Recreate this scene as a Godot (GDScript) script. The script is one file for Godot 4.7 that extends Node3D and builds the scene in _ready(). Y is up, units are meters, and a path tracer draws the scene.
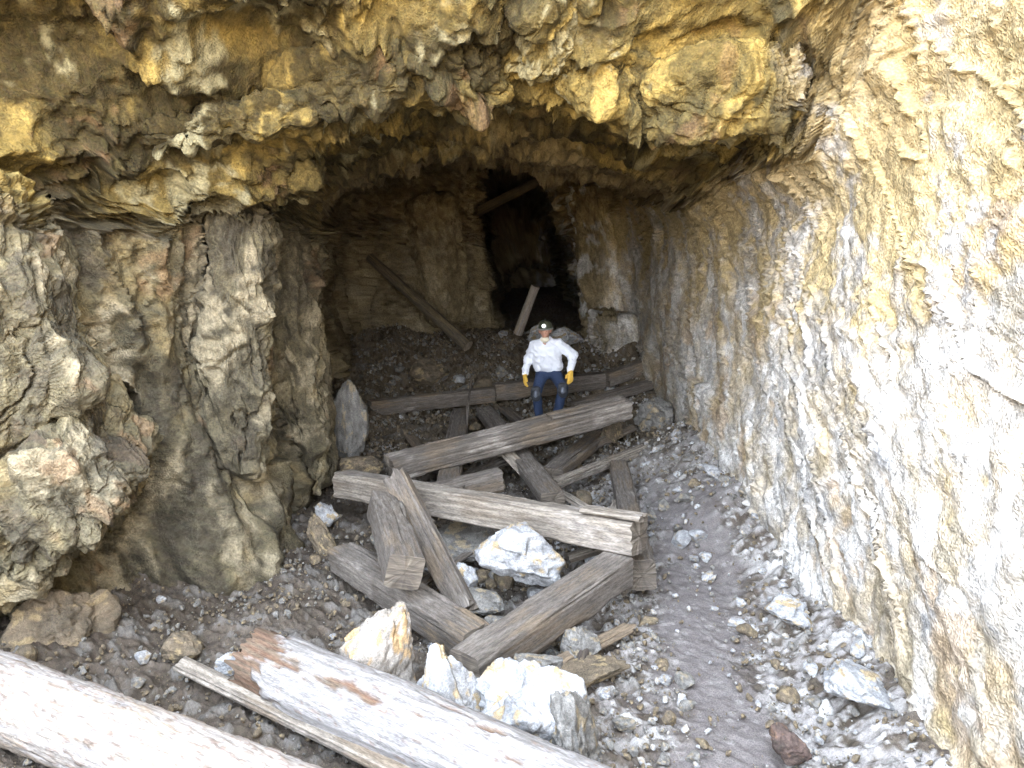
extends Node3D
# An old mine portal seen from the mouth: rock walls and brow, fallen timbers, peeled logs, rubble and one explorer.
# World: y up, -z into the mine, metres. D below means depth into the mine (D = -z).

var na: FastNoiseLite
var nb: FastNoiseLite
var nc: FastNoiseLite
var nd: FastNoiseLite
var ne: FastNoiseLite
var taken := {}
var M := {}

# ---------------------------------------------------------------- small helpers
func noise(seed_value: int, freq: float, octaves: int, kind := FastNoiseLite.TYPE_SIMPLEX_SMOOTH, fractal := FastNoiseLite.FRACTAL_FBM) -> FastNoiseLite:
	var n := FastNoiseLite.new()
	n.seed = seed_value
	n.noise_type = kind
	n.frequency = freq
	n.fractal_type = fractal if octaves > 1 else FastNoiseLite.FRACTAL_NONE
	n.fractal_octaves = octaves
	return n

func numbered(called: String) -> String:
	if not taken.has(called):
		taken[called] = 0
		return called
	taken[called] += 1
	return "%s_%03d" % [called, taken[called]]

func tag(o: Node3D, label: String, category: String, group := "") -> Node3D:
	o.set_meta("label", label)
	o.set_meta("category", category)
	if group != "":
		o.set_meta("group", group)
	return o

func structure(o: Node3D) -> Node3D:
	o.set_meta("kind", "structure")
	return o

func put(called: String, mesh: Mesh, material: Material, parent: Node3D = null) -> MeshInstance3D:
	var o := MeshInstance3D.new()
	o.mesh = mesh
	o.material_override = material
	if parent == null:
		o.name = numbered(called)
		add_child(o)
	else:
		o.name = called
		parent.add_child(o, true)
	return o

func base(called: String, where: Vector3, turn := 0.0) -> Node3D:
	var o := Node3D.new()
	o.name = numbered(called)
	add_child(o)
	o.position = where
	o.rotation.y = turn
	return o

func commit(v: PackedVector3Array, n: PackedVector3Array, c: PackedColorArray, idx: PackedInt32Array, uv := PackedVector2Array()) -> ArrayMesh:
	var a := []
	a.resize(Mesh.ARRAY_MAX)
	a[Mesh.ARRAY_VERTEX] = v
	if n.size():
		a[Mesh.ARRAY_NORMAL] = n
	if c.size():
		a[Mesh.ARRAY_COLOR] = c
	if uv.size():
		a[Mesh.ARRAY_TEX_UV] = uv
	a[Mesh.ARRAY_INDEX] = idx
	var m := ArrayMesh.new()
	m.add_surface_from_arrays(Mesh.PRIMITIVE_TRIANGLES, a)
	return m

func smooth_normals(v: PackedVector3Array, idx: PackedInt32Array) -> PackedVector3Array:
	var n := PackedVector3Array()
	n.resize(v.size())
	for k in range(0, idx.size(), 3):
		var a := v[idx[k]]
		var b := v[idx[k + 1]]
		var c := v[idx[k + 2]]
		var f := (c - a).cross(b - a)
		n[idx[k]] += f
		n[idx[k + 1]] += f
		n[idx[k + 2]] += f
	for k in n.size():
		n[k] = n[k].normalized()
	return n

func lerp3(a: Color, b: Color, t: float) -> Color:
	return a.lerp(b, clampf(t, 0.0, 1.0))

# ---------------------------------------------------------------- rock: cracked blocks with tilted faces
func cells(q: Vector3, salt: int) -> Vector4:
	# nearest and second nearest of eight jittered cell centres; x = crack distance, y = value of the cell, z = tilt of its face, w = second value
	var b := (q - Vector3(0.5, 0.5, 0.5)).floor()
	var bx := int(b.x)
	var by := int(b.y)
	var bz := int(b.z)
	var f1 := 99.0
	var f2 := 99.0
	var bn := 0
	var bc := Vector3.ZERO
	for k in 8:
		var cx := bx + (k & 1)
		var cy := by + ((k >> 1) & 1)
		var cz := bz + (k >> 2)
		var n := (cx * 73856093) ^ (cy * 19349663) ^ (cz * 83492791) ^ salt
		n = ((n ^ (n >> 13)) * 1274126177) & 0x7fffffff
		n = ((n ^ (n >> 11)) * 668265263) & 0x7fffffff
		var c := Vector3(cx + 0.1 + 0.8 * (n & 1023) / 1023.0, cy + 0.1 + 0.8 * ((n >> 10) & 1023) / 1023.0, cz + 0.1 + 0.8 * ((n >> 20) & 1023) / 1023.0)
		var d := q.distance_squared_to(c)
		if d < f1:
			f2 = f1
			f1 = d
			bn = n
			bc = c
		elif d < f2:
			f2 = d
	var m := ((bn ^ (bn >> 9)) * 374761393) & 0x7fffffff
	var tilt := Vector3(((m & 255) - 128) / 128.0, (((m >> 8) & 255) - 128) / 128.0, (((m >> 16) & 255) - 128) / 128.0)
	return Vector4(sqrt(f2) - sqrt(f1), ((m >> 5) & 1023) / 1023.0, tilt.dot(q - bc), ((m >> 14) & 1023) / 1023.0)

# continuous faceted relief: the highest of the sloping faces of eight nearby cells. x = height, y and z = values of the cell that shows
func facets(q: Vector3, salt: int, steep: float) -> Vector3:
	var b := (q - Vector3(0.5, 0.5, 0.5)).floor()
	var bx := int(b.x)
	var by := int(b.y)
	var bz := int(b.z)
	var best := -99.0
	var bn := 0
	for k in 8:
		var cx := bx + (k & 1)
		var cy := by + ((k >> 1) & 1)
		var cz := bz + (k >> 2)
		var n := (cx * 73856093) ^ (cy * 19349663) ^ (cz * 83492791) ^ salt
		n = ((n ^ (n >> 13)) * 1274126177) & 0x7fffffff
		n = ((n ^ (n >> 11)) * 668265263) & 0x7fffffff
		var v := q - Vector3(cx + 0.15 + 0.7 * (n & 1023) / 1023.0, cy + 0.15 + 0.7 * ((n >> 10) & 1023) / 1023.0, cz + 0.15 + 0.7 * ((n >> 20) & 1023) / 1023.0)
		var m := ((n ^ (n >> 9)) * 374761393) & 0x7fffffff
		var h := ((m >> 5) & 255) / 255.0 * 0.7 + v.x * ((m & 255) - 128) / 150.0 + v.y * (((m >> 8) & 255) - 128) / 150.0 + v.z * (((m >> 16) & 255) - 128) / 150.0 - steep * (0.6 * maxf(absf(v.x), maxf(absf(v.y), absf(v.z))) + 0.4 * v.length())
		if h > best:
			best = h
			bn = m
	return Vector3(best, ((bn >> 5) & 1023) / 1023.0, ((bn >> 14) & 1023) / 1023.0)

func warp(p: Vector3, amp: float) -> Vector3:
	return p + Vector3(na.get_noise_3d(p.x * 1.3, p.y * 1.3, p.z * 1.3), na.get_noise_3d(p.y + 31.0, p.z, p.x), na.get_noise_3d(p.z, p.x - 17.0, p.y)) * amp

# how strongly a point belongs to the right wall, the roof, the inner cavern
func zones(p: Vector3, n: Vector3) -> Vector3:
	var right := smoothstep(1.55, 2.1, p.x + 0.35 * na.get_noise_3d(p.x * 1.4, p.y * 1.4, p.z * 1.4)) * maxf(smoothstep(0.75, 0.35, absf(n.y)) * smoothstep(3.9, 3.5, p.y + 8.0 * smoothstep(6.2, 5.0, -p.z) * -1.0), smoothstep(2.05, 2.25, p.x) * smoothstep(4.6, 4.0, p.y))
	var roof := smoothstep(3.05, 3.45, p.y + 0.5 * na.get_noise_3d(p.z * 1.5, p.x * 1.5, p.y * 1.5))
	var inner := smoothstep(8.6, 10.6, -p.z + 1.2 * na.get_noise_3d(p.y, p.z, p.x))
	return Vector3(right, roof * (1.0 - right), inner)

func rock_point(p: Vector3, n: Vector3, amp: float, out_color: Array, at: int, block := 1.0) -> Vector3:
	var z := zones(p, n)
	var q := warp(p, 0.22)
	# stretch of the blocks: steep slabs on the walls, chunky in the roof
	var s1 := Vector3(1.75, 0.40, 1.4).lerp(Vector3(1.2, 1.5, 1.2), z.y).lerp(Vector3(0.7, 0.8, 0.7), z.x)
	var lean := Vector3(q.x + q.y * 0.30, q.y - q.x * 0.22, q.z + q.y * 0.12)
	var a := facets(lean * s1, 77, 1.45)
	var b := facets(lean * s1 * 2.9 + Vector3(5, 3, 9), 1234, 1.5)
	var c := facets(q * Vector3(8.5, 7.0, 8.5) * (1.0 + 0.25 * z.y), 991, 1.5)
	var big := na.get_noise_3d(p.x, p.y, p.z)
	var fine := nc.get_noise_3d(q.x, q.y * 0.8, q.z)
	var soft := ne.get_noise_3d(p.x * 1.1, p.y * 1.1, p.z * 1.1)
	var rough := nd.get_noise_3d(p.x, p.y, p.z)
	var patchy := smoothstep(-0.3, 0.3, nb.get_noise_3d(p.z * 0.8, p.x * 0.8 + 9.0, p.y * 0.8))
	var calm := 1.0 - 0.72 * z.x
	var d := (big * 0.22 * calm + 0.09 * calm) * block
	d += a.x * lerpf(0.34, 0.32, z.y) * calm * block
	d += b.x * (0.062 + 0.045 * patchy) * lerpf(lerpf(1.15, 1.7, z.y), 0.10, z.x)
	d += 0.07 * (1.0 - z.x) * (1.0 - 0.7 * z.y) * (nc.get_noise_3d(lean.x * 0.9, lean.y * 0.16, lean.z * 0.9) - 0.2)
	d += c.x * (0.022 + 0.020 * patchy) * lerpf(lerpf(1.0, 1.6, z.y), 0.40, z.x)
	d += fine * 0.030 + soft * lerpf(0.030, 0.018, z.x) + rough * lerpf(0.015, 0.010, z.x)
	# joints: narrow clefts that wander through the rock
	var j1 := absf(na.get_noise_3d(lean.x * 1.9 + 3.0, lean.y * 1.1, lean.z * 1.9) + 0.16 * soft + 0.05 * rough)
	var j2 := absf(nb.get_noise_3d(lean.y * 1.1, lean.x * 1.3 + 8.0, lean.z * 1.3))
	var cleft := (1.0 - smoothstep(0.0, 0.028, j1)) * smoothstep(0.1, 0.5, patchy)
	var cleft2 := (1.0 - smoothstep(0.0, 0.03, j2)) * patchy
	d -= (0.075 * cleft + 0.03 * cleft2) * lerpf(1.0, 0.5, z.x)
	# the right wall is a smoother fault face with flakes dipping towards the mouth
	var along := -p.z * 0.69 + p.y * 0.72
	var over := -p.z * 0.72 - p.y * 0.69
	var flake := nb.get_noise_3d(over * 1.3, along * 0.40, p.x)
	var fl := Vector3(over * 1.15, along * 0.5, p.x * 1.2) + Vector3(soft, rough, 0.0) * 0.18
	var chips := facets(fl, 431, 1.6)
	var chips2 := facets(fl * 3.1, 432, 1.6)
	var seam := absf(nb.get_noise_3d(over * 0.9, along * 0.16, 4.0) + 0.05 * soft)
	d += z.x * (0.05 * flake + 0.075 * chips.x + 0.020 * chips2.x - 0.045 * (1.0 - smoothstep(0.0, 0.02, seam))) + 0.05 * (1.0 - z.x) * (1.0 - z.y) * facets(Vector3(lean.x * 2.6 + lean.y * 1.2, lean.y * 0.8 - lean.x * 1.1, lean.z * 2.2), 612, 1.6).x
	# colour of the stone itself: patches of ochre, cream, grey, rust and manganese black with outlines of their own
	var t1 := nb.get_noise_3d(q.x * 1.1 + 40.0, q.y * 0.8, q.z * 1.1)
	var t2 := nb.get_noise_3d(q.z * 2.3, q.x * 2.3 + 11.0, q.y * 1.5)
	var t3 := ne.get_noise_3d(q.y * 0.3 + 7.0, q.z * 0.4, q.x * 0.4)
	var t4 := ne.get_noise_3d(q.x * 2.2 + 70.0, q.y * 1.8, q.z * 2.2)
	var v := 0.35 + 0.3 * (a.y - 0.5) + 0.35 * (b.y - 0.5) + 0.25 * (c.y - 0.5)
	var left := lerp3(M.grey_brown, M.tan, v + 0.9 * t1 + 0.4 * t4)
	left = lerp3(left, M.cream, 0.85 * smoothstep(0.10, 0.42, t2 + 0.45 * t4 + 0.25 * (b.z - 0.5)))
	left = lerp3(left, M.ochre, 0.6 * smoothstep(0.08, 0.40, t1 + 0.45 * t4 - 0.06))
	left = lerp3(left, M.rust, 0.55 * smoothstep(0.40, 0.60, t3 + 0.5 * t4))
	left = lerp3(left, M.black, 0.75 * smoothstep(0.12, 0.40, -t2 + 0.5 * t4))
	var roof := lerp3(M.olive, M.ochre_roof, v + 1.0 * t1 + 0.5 * t4 + 0.1)
	roof = lerp3(roof, M.yellow, 0.9 * smoothstep(0.08, 0.36, t2 + 0.5 * t4))
	# a dark mineral crust covers the left of the brow in patches
	roof = lerp3(roof, M.dark_brown, 0.9 * smoothstep(-0.05, 0.22, -t1 + 0.6 * t4 + 0.25 * (a.z - 0.5) + 0.30 * smoothstep(-0.4, -2.2, p.x) - 0.15))
	roof = lerp3(roof, M.pale, 0.8 * smoothstep(0.26, 0.46, t3 + 0.5 * t4 + 0.2 * (b.z - 0.5)))
	roof = lerp3(roof, M.rust, 0.4 * smoothstep(0.3, 0.5, -t3 + 0.5 * t4))
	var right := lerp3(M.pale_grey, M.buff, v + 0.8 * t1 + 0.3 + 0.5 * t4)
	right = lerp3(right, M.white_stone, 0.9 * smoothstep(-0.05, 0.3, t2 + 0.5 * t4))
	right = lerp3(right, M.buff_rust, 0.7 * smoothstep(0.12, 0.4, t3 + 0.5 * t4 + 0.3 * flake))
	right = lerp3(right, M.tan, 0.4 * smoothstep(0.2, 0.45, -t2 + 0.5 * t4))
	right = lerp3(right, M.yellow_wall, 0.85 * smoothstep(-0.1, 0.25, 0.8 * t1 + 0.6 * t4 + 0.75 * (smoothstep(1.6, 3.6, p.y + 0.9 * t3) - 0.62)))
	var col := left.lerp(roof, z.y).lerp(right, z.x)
	var inner := lerp3(M.inner_brown, M.inner_tan, v + t1 + 0.5 * t4)
	inner = lerp3(inner, M.pale_grey, 0.75 * smoothstep(0.12, 0.30, t2 + 0.4 * t4) * (smoothstep(0.6, 1.5, p.x) * smoothstep(15.5, 17.0, -p.z) + 0.1))
	col = col.lerp(inner, z.z * (1.0 - 0.85 * z.x))
	# grain
	var g := 1.0 + 0.35 * rough + 0.3 * t4 + 0.12 * (c.z - 0.5)
	col = Color(col.r * g, col.g * g, col.b * g)
	out_color[at] = col
	return p + n * d * amp + Vector3(t4, t2, fine) * 0.015 * amp

func catmull(a: Vector3, b: Vector3, c: Vector3, d: Vector3, t: float) -> Vector3:
	return 0.5 * (2.0 * b + (c - a) * t + (2.0 * a - 5.0 * b + 4.0 * c - d) * t * t + (3.0 * b - a - 3.0 * c + d) * t * t * t)

# one closed or open grid sheet: base points -> displaced rock
class Sheet:
	var rows := 0
	var cols := 0
	var p: Array = []
	var q: Array = []
	var col: Array = []
	var nor: Array = []

func sheet_rock(sh: Sheet, amp: float, flip := false) -> ArrayMesh:
	sh.q.resize(sh.rows)
	sh.col.resize(sh.rows)
	sh.nor.resize(sh.rows)
	var displace := func(i: int) -> void:
		var up: PackedVector3Array = sh.p[maxi(i - 9, 0)]
		var dn: PackedVector3Array = sh.p[mini(i + 9, sh.rows - 1)]
		var me: PackedVector3Array = sh.p[i]
		var o := PackedVector3Array()
		var cc := PackedColorArray()
		o.resize(sh.cols)
		cc.resize(sh.cols)
		var one := [Color.WHITE]
		for j in sh.cols:
			var n := (me[mini(j + 12, sh.cols - 1)] - me[maxi(j - 12, 0)]).cross(dn[j] - up[j]).normalized()
			if flip:
				n = -n
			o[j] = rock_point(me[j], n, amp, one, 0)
			cc[j] = one[0]
		sh.q[i] = o
		sh.col[i] = cc
	WorkerThreadPool.wait_for_group_task_completion(WorkerThreadPool.add_group_task(displace, sh.rows))
	return sheet_commit(sh, flip)

func sheet_commit(sh: Sheet, flip := false) -> ArrayMesh:
	var v := PackedVector3Array()
	var n := PackedVector3Array()
	var c := PackedColorArray()
	for i in sh.rows:
		v.append_array(sh.q[i])
		c.append_array(sh.col[i])
	sh.nor.resize(sh.rows)
	var bend := func(i: int) -> void:
		var up: PackedVector3Array = sh.q[maxi(i - 1, 0)]
		var dn: PackedVector3Array = sh.q[mini(i + 1, sh.rows - 1)]
		var me: PackedVector3Array = sh.q[i]
		var o := PackedVector3Array()
		o.resize(sh.cols)
		for j in sh.cols:
			var m := (me[mini(j + 1, sh.cols - 1)] - me[maxi(j - 1, 0)]).cross(dn[j] - up[j]).normalized()
			o[j] = -m if flip else m
		sh.nor[i] = o
	WorkerThreadPool.wait_for_group_task_completion(WorkerThreadPool.add_group_task(bend, sh.rows))
	for i in sh.rows:
		n.append_array(sh.nor[i])
	return commit(v, n, c, grid_index(sh.rows, sh.cols, flip))

func grid_index(rows: int, cols: int, flip: bool) -> PackedInt32Array:
	var idx := PackedInt32Array()
	idx.resize((rows - 1) * (cols - 1) * 6)
	var k := 0
	for i in rows - 1:
		for j in cols - 1:
			var a := i * cols + j
			var b := a + 1
			var c := a + cols
			var d := c + 1
			if flip:
				idx[k] = a; idx[k + 1] = b; idx[k + 2] = c; idx[k + 3] = b; idx[k + 4] = d; idx[k + 5] = c
			else:
				idx[k] = a; idx[k + 1] = c; idx[k + 2] = b; idx[k + 3] = b; idx[k + 4] = c; idx[k + 5] = d
			k += 6
	return idx

# ---------------------------------------------------------------- the mine: rings of control points from the mouth inwards
func ring(d: float, l: Array, c: Array, r: Array, h := [-0.6, 0.7, 1.8, 2.9]) -> PackedVector3Array:
	var o := PackedVector3Array()
	for k in 4:
		o.append(Vector3(l[k], h[k], -d))
	for e in c:
		o.append(Vector3(e[0], e[1], -(e[2] if e.size() > 2 else d)))
	for k in 4:
		o.append(Vector3(r[k], h[3 - k], -d))
	return o

func build_mine() -> void:
	var rings: Array = [
		ring(-6, [-9, -9, -9.2, -9.5], [[-10, 3.4, -5], [-8, 5, -1], [-4.5, 8, 3], [0, 11, 4.3], [2, 10.5, 3], [3.2, 9, -1], [3.4, 6.5, -4]], [3.2, 3.1, 3.0, 3.0]),
		ring(-2, [-7.4, -7.4, -7.6, -7.8], [[-7.6, 3.2, -1.4], [-5.8, 4.6, 1.6], [-2.6, 7.2, 3.6], [0, 8.6, 4.0], [1.8, 8.2, 3.3], [2.7, 7, 0.5], [2.8, 4.8, -1]], [2.6, 2.55, 2.5, 2.5]),
		ring(1.5, [-5.4, -5.3, -5.3, -5.4], [[-5.3, 3.5, 1.8], [-4.2, 4.8, 3.4], [-2.2, 6.2, 4.1], [0, 6.5, 4.4], [1.7, 6.2, 4.0], [2.5, 5.4, 2.6], [2.6, 4.1, 1.8]], [2.5, 2.4, 2.4, 2.4]),
		ring(3.4, [-4.4, -4.2, -4.1, -4.2], [[-4.2, 3.8, 3.8], [-3.4, 4.7, 4.4], [-2, 5.2, 4.7], [0, 5.3, 4.9], [1.6, 5.2, 4.7], [2.4, 4.8, 4.0], [2.5, 3.9, 3.6]], [2.45, 2.4, 2.35, 2.35]),
		ring(4.6, [-4.0, -3.8, -3.6, -3.6], [[-3.5, 3.6, 4.9], [-2.9, 4.15, 5.3], [-1.6, 4.45, 5.4], [0, 4.55, 5.6], [1.5, 4.5, 5.6], [2.2, 4.35, 5.2], [2.45, 3.7, 4.8]], [2.4, 2.35, 2.35, 2.35]),
		ring(5.4, [-3.55, -3.55, -3.4, -3.4], [[-3.2, 3.5, 5.6], [-2.6, 3.65, 6.1], [-1.5, 4.0, 6.3], [0, 4.2, 6.2], [1.1, 3.8, 6.3], [2.0, 3.8, 6.1], [2.4, 3.4, 5.7]], [2.4, 2.35, 2.35, 2.35]),
		ring(6.1, [-2.95, -3.1, -3.1, -3.1], [[-2.9, 3.3, 6.2], [-2.3, 3.4, 6.7], [-1.4, 3.88, 6.9], [0, 4.1, 6.7], [1.0, 3.7, 6.7], [1.9, 3.7, 6.4], [2.4, 3.3, 6.2]], [2.4, 2.35, 2.35, 2.35]),
		ring(6.7, [-2.1, -2.3, -2.45, -2.6], [[-2.5, 3.2, 6.8], [-1.95, 3.5, 7.1], [-1.3, 3.95, 7.3], [0, 4.25, 7.1], [1.0, 3.9, 7.1], [1.9, 3.8, 6.9], [2.4, 3.3, 6.7]], [2.4, 2.35, 2.35, 2.35]),
		ring(7.4, [-2.15, -2.3, -2.35, -2.4], [[-2.3, 3.2, 7.5], [-1.8, 3.75, 7.7], [-1.1, 4.1, 7.8], [0, 4.35, 7.8], [1.0, 4.1, 7.8], [1.9, 3.8, 7.6], [2.4, 3.3, 7.4]], [2.4, 2.35, 2.35, 2.35]),
		ring(8.4, [-2.4, -2.4, -2.35, -2.35], [[-2.25, 3.2], [-1.8, 3.75], [-1.05, 4.05], [0, 4.2], [1.0, 4.05], [1.9, 3.8], [2.4, 3.3]], [2.4, 2.35, 2.35, 2.35]),
		ring(9.8, [-2.3, -2.25, -2.25, -2.25], [[-2.2, 3.2], [-1.7, 3.6], [-1.0, 3.85], [0, 3.95], [1.0, 3.9], [1.85, 3.7], [2.35, 3.2]], [2.4, 2.4, 2.4, 2.4]),
		ring(10.6, [-2.6, -2.8, -2.9, -2.9], [[-2.7, 3.2], [-1.9, 3.7], [-1.1, 3.9], [0, 4.0], [1.0, 3.9], [1.85, 3.7], [2.35, 3.2]], [2.4, 2.4, 2.4, 2.4]),
		ring(12, [-2.9, -3.2, -3.3, -3.3], [[-3.1, 3.3], [-2.2, 3.9], [-1.2, 4.1], [0, 4.1], [1.0, 4.0], [1.85, 3.8], [2.4, 3.3]], [2.45, 2.45, 2.45, 2.45]),
		ring(14, [-3.0, -3.3, -3.5, -3.5], [[-3.2, 3.4], [-2.3, 4.1], [-1.2, 4.3], [0, 4.3], [1.0, 4.2], [1.85, 3.9], [2.4, 3.4]], [2.5, 2.5, 2.5, 2.5]),
		ring(16, [-3.0, -3.2, -3.4, -3.4], [[-3.2, 3.6], [-2.3, 4.4], [-1.2, 4.7], [0, 4.8], [1.0, 4.7], [1.85, 4.3], [2.4, 3.6]], [2.5, 2.5, 2.5, 2.5]),
		ring(17.3, [-2.2, -2.4, -2.6, -2.6], [[-2.5, 3.7], [-1.9, 4.6], [-1.0, 5.0], [0, 5.1], [0.9, 5.0], [1.7, 4.5], [2.1, 3.7]], [2.3, 2.4, 2.5, 2.5]),
		ring(18.2, [-0.3, -0.6, -0.9, -1.0], [[-0.95, 3.7], [-0.8, 4.4], [-0.4, 4.9], [0.1, 5.1], [0.6, 4.9], [1.0, 4.4], [1.2, 3.7]], [1.55, 1.9, 2.15, 2.3]),
		ring(18.9, [0.1, -0.2, -0.45, -0.55], [[-0.6, 3.7], [-0.55, 4.4], [-0.3, 4.8], [0.2, 4.95], [0.6, 4.8], [0.85, 4.4], [1.1, 3.7]], [1.35, 1.7, 2.0, 2.1]),
		ring(20.4, [0.1, -0.2, -0.6, -0.8], [[-0.9, 3.7], [-0.8, 4.4], [-0.4, 4.8], [0.2, 4.9], [0.7, 4.8], [1.1, 4.4], [1.4, 3.7]], [1.6, 1.8, 2.0, 2.1]),
		ring(33, [-0.1, -0.2, -0.6, -0.8], [[-0.9, 3.6], [-0.8, 4.2], [-0.4, 4.5], [0.2, 4.6], [0.7, 4.5], [1.1, 4.2], [1.4, 3.6]], [1.6, 1.8, 2.0, 2.1]),
		ring(34, [0.1, -0.1, -0.2, -0.2], [[-0.1, 1.9], [0.1, 2.0], [0.35, 2.1], [0.7, 2.15], [1.1, 2.15], [1.5, 2.05], [1.8, 1.95]], [1.9, 2.0, 2.1, 2.1], [0.3, 0.8, 1.3, 1.7]),
		ring(38, [0.1, -0.1, -0.2, -0.2], [[-0.1, 1.9], [0.1, 2.0], [0.35, 2.1], [0.7, 2.15], [1.1, 2.15], [1.5, 2.05], [1.8, 1.95]], [1.9, 2.0, 2.1, 2.1], [0.3, 0.8, 1.3, 1.7]),
		ring(38.6, [0.9, 0.9, 0.9, 0.9], [[0.9, 1.5], [0.9, 1.5], [0.9, 1.5], [0.9, 1.5], [0.9, 1.5], [0.9, 1.5], [0.9, 1.5]], [0.9, 0.9, 0.9, 0.9], [1.5, 1.5, 1.5, 1.5]),
	]
	var sub := [6, 12, 18, 34, 40, 34, 30, 24, 20, 20, 18, 14, 16, 14, 16, 18, 14, 10, 20, 10, 8, 4]
	var across := [60, 74, 74, 56, 56, 66, 66, 66, 66, 56, 56, 74, 74, 60]
	var params := []
	for i in sub.size():
		for k in sub[i]:
			params.append([i, float(k) / sub[i]])
	params.append([sub.size() - 1, 1.0])
	var sh := Sheet.new()
	sh.rows = params.size()
	sh.p.resize(sh.rows)
	for e in across:
		sh.cols += e
	sh.cols += 1
	var lay := func(r: int) -> void:
		var i: int = params[r][0]
		var t: float = params[r][1]
		var ctl := PackedVector3Array()
		for k in 15:
			ctl.append(catmull(rings[maxi(i - 1, 0)][k], rings[i][k], rings[i + 1][k], rings[mini(i + 2, rings.size() - 1)][k], t))
		var row := PackedVector3Array()
		for s in 14:
			for u in across[s]:
				row.append(catmull(ctl[maxi(s - 1, 0)], ctl[s], ctl[s + 1], ctl[mini(s + 2, 14)], float(u) / across[s]))
		row.append(ctl[14])
		sh.p[r] = row
	WorkerThreadPool.wait_for_group_task_completion(WorkerThreadPool.add_group_task(lay, sh.rows))
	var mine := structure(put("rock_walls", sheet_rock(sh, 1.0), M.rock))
	# bulges: single masses of rock that stand out of the walls and the brow, and one added end plug. centre, half sizes, turn in degrees, blockiness, resolution
	var lumps := [
		[Vector3(-3.40, 1.15, -5.45), Vector3(0.85, 0.36, 0.70), Vector3(10, 10, 38), 110],
		[Vector3(-3.50, 1.90, -5.35), Vector3(0.62, 0.32, 0.6), Vector3(0, 20, 34), 100],
		[Vector3(-3.40, 2.75, -5.30), Vector3(0.30, 0.55, 0.5), Vector3(0, 10, 12), 80],
		[Vector3(-2.1, 3.85, -6.45), Vector3(0.66, 0.16, 0.5), Vector3(8, 15, 14), 84],
		[Vector3(-1.25, 4.16, -6.45), Vector3(0.60, 0.22, 0.42), Vector3(14, -8, 10), 96],
		[Vector3(-0.45, 4.30, -6.35), Vector3(0.40, 0.28, 0.34), Vector3(20, 30, -24), 84],
		[Vector3(0.22, 4.46, -6.15), Vector3(0.30, 0.28, 0.34), Vector3(16, 40, 24), 76],
		[Vector3(0.80, 4.18, -6.40), Vector3(0.50, 0.26, 0.36), Vector3(24, 24, -14), 90],
		[Vector3(1.55, 4.10, -6.25), Vector3(0.56, 0.28, 0.36), Vector3(26, -12, 8), 100],
		[Vector3(-2.15, 3.42, -7.2), Vector3(0.42, 0.12, 0.4), Vector3(0, 20, 22), 70],
		[Vector3(-2.45, 2.1, -7.25), Vector3(0.22, 1.25, 0.40), Vector3(0, 10, -5), 100],
		[Vector3(-2.50, 1.6, -9.2), Vector3(0.24, 1.5, 0.55), Vector3(0, 5, 4), 90],
		[Vector3(2.62, 1.85, -4.45), Vector3(0.26, 0.20, 0.40), Vector3(24, 0, 0), 76],
		[Vector3(-1.6, 2.6, -17.6), Vector3(0.5, 1.4, 0.5), Vector3(0, 20, 6), 50],
		[Vector3(1.95, 2.4, -17.9), Vector3(0.45, 1.9, 0.5), Vector3(0, -10, 8), 60],
		[Vector3(2.2, 0.95, -16.9), Vector3(0.5, 0.6, 0.6), Vector3(0, 20, 0), 46],
		[Vector3(0.9, 1.4, -38.2), Vector3(1.7, 1.5, 0.5), Vector3.ZERO, 24],  # added plug that keeps daylight from leaking in through the tunnel end
	]
	for e in lumps:
		put("rock_bulge", lump(e[0], e[1], e[2], e[3]), M.rock, mine)

# a block of rock: a rounded box, displaced like the walls it stands in
func lump(at: Vector3, half: Vector3, turn: Vector3, res: int) -> ArrayMesh:
	var basis := Basis.from_euler(turn * PI / 180.0)
	var v := PackedVector3Array()
	var n := PackedVector3Array()
	var c := PackedColorArray()
	var idx := PackedInt32Array()
	for f in 6:
		var axis := Vector3.ZERO
		axis[f % 3] = 1.0 if f < 3 else -1.0
		var u := Vector3.ZERO
		u[(f + 1) % 3] = 1.0
		var w := axis.cross(u)
		var sh := Sheet.new()
		sh.rows = res
		sh.cols = res
		sh.p.resize(res)
		sh.q.resize(res)
		sh.col.resize(res)
		var work := func(i: int) -> void:
			var o := PackedVector3Array()
			var cc := PackedColorArray()
			o.resize(res)
			cc.resize(res)
			var one := [Color.WHITE]
			for j in res:
				var k := axis + u * tan((2.0 * i / (res - 1) - 1.0) * PI / 4) + w * tan((2.0 * j / (res - 1) - 1.0) * PI / 4)
				var s := pow(pow(absf(k.x), 6.0) + pow(absf(k.y), 6.0) + pow(absf(k.z), 6.0), -1.0 / 6.0)
				k *= s
				var nn := Vector3(signf(k.x) * pow(absf(k.x), 2.2) / half.x, signf(k.y) * pow(absf(k.y), 2.2) / half.y, signf(k.z) * pow(absf(k.z), 2.2) / half.z)
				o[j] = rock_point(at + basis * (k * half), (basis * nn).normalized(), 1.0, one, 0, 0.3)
				cc[j] = one[0]
			sh.q[i] = o
			sh.col[i] = cc
		WorkerThreadPool.wait_for_group_task_completion(WorkerThreadPool.add_group_task(work, res))
		var first := v.size()
		for i in res:
			v.append_array(sh.q[i])
			c.append_array(sh.col[i])
		for k in grid_index(res, res, false):
			idx.append(first + k)
	return commit(v, smooth_normals(v, idx), c, idx)

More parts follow.
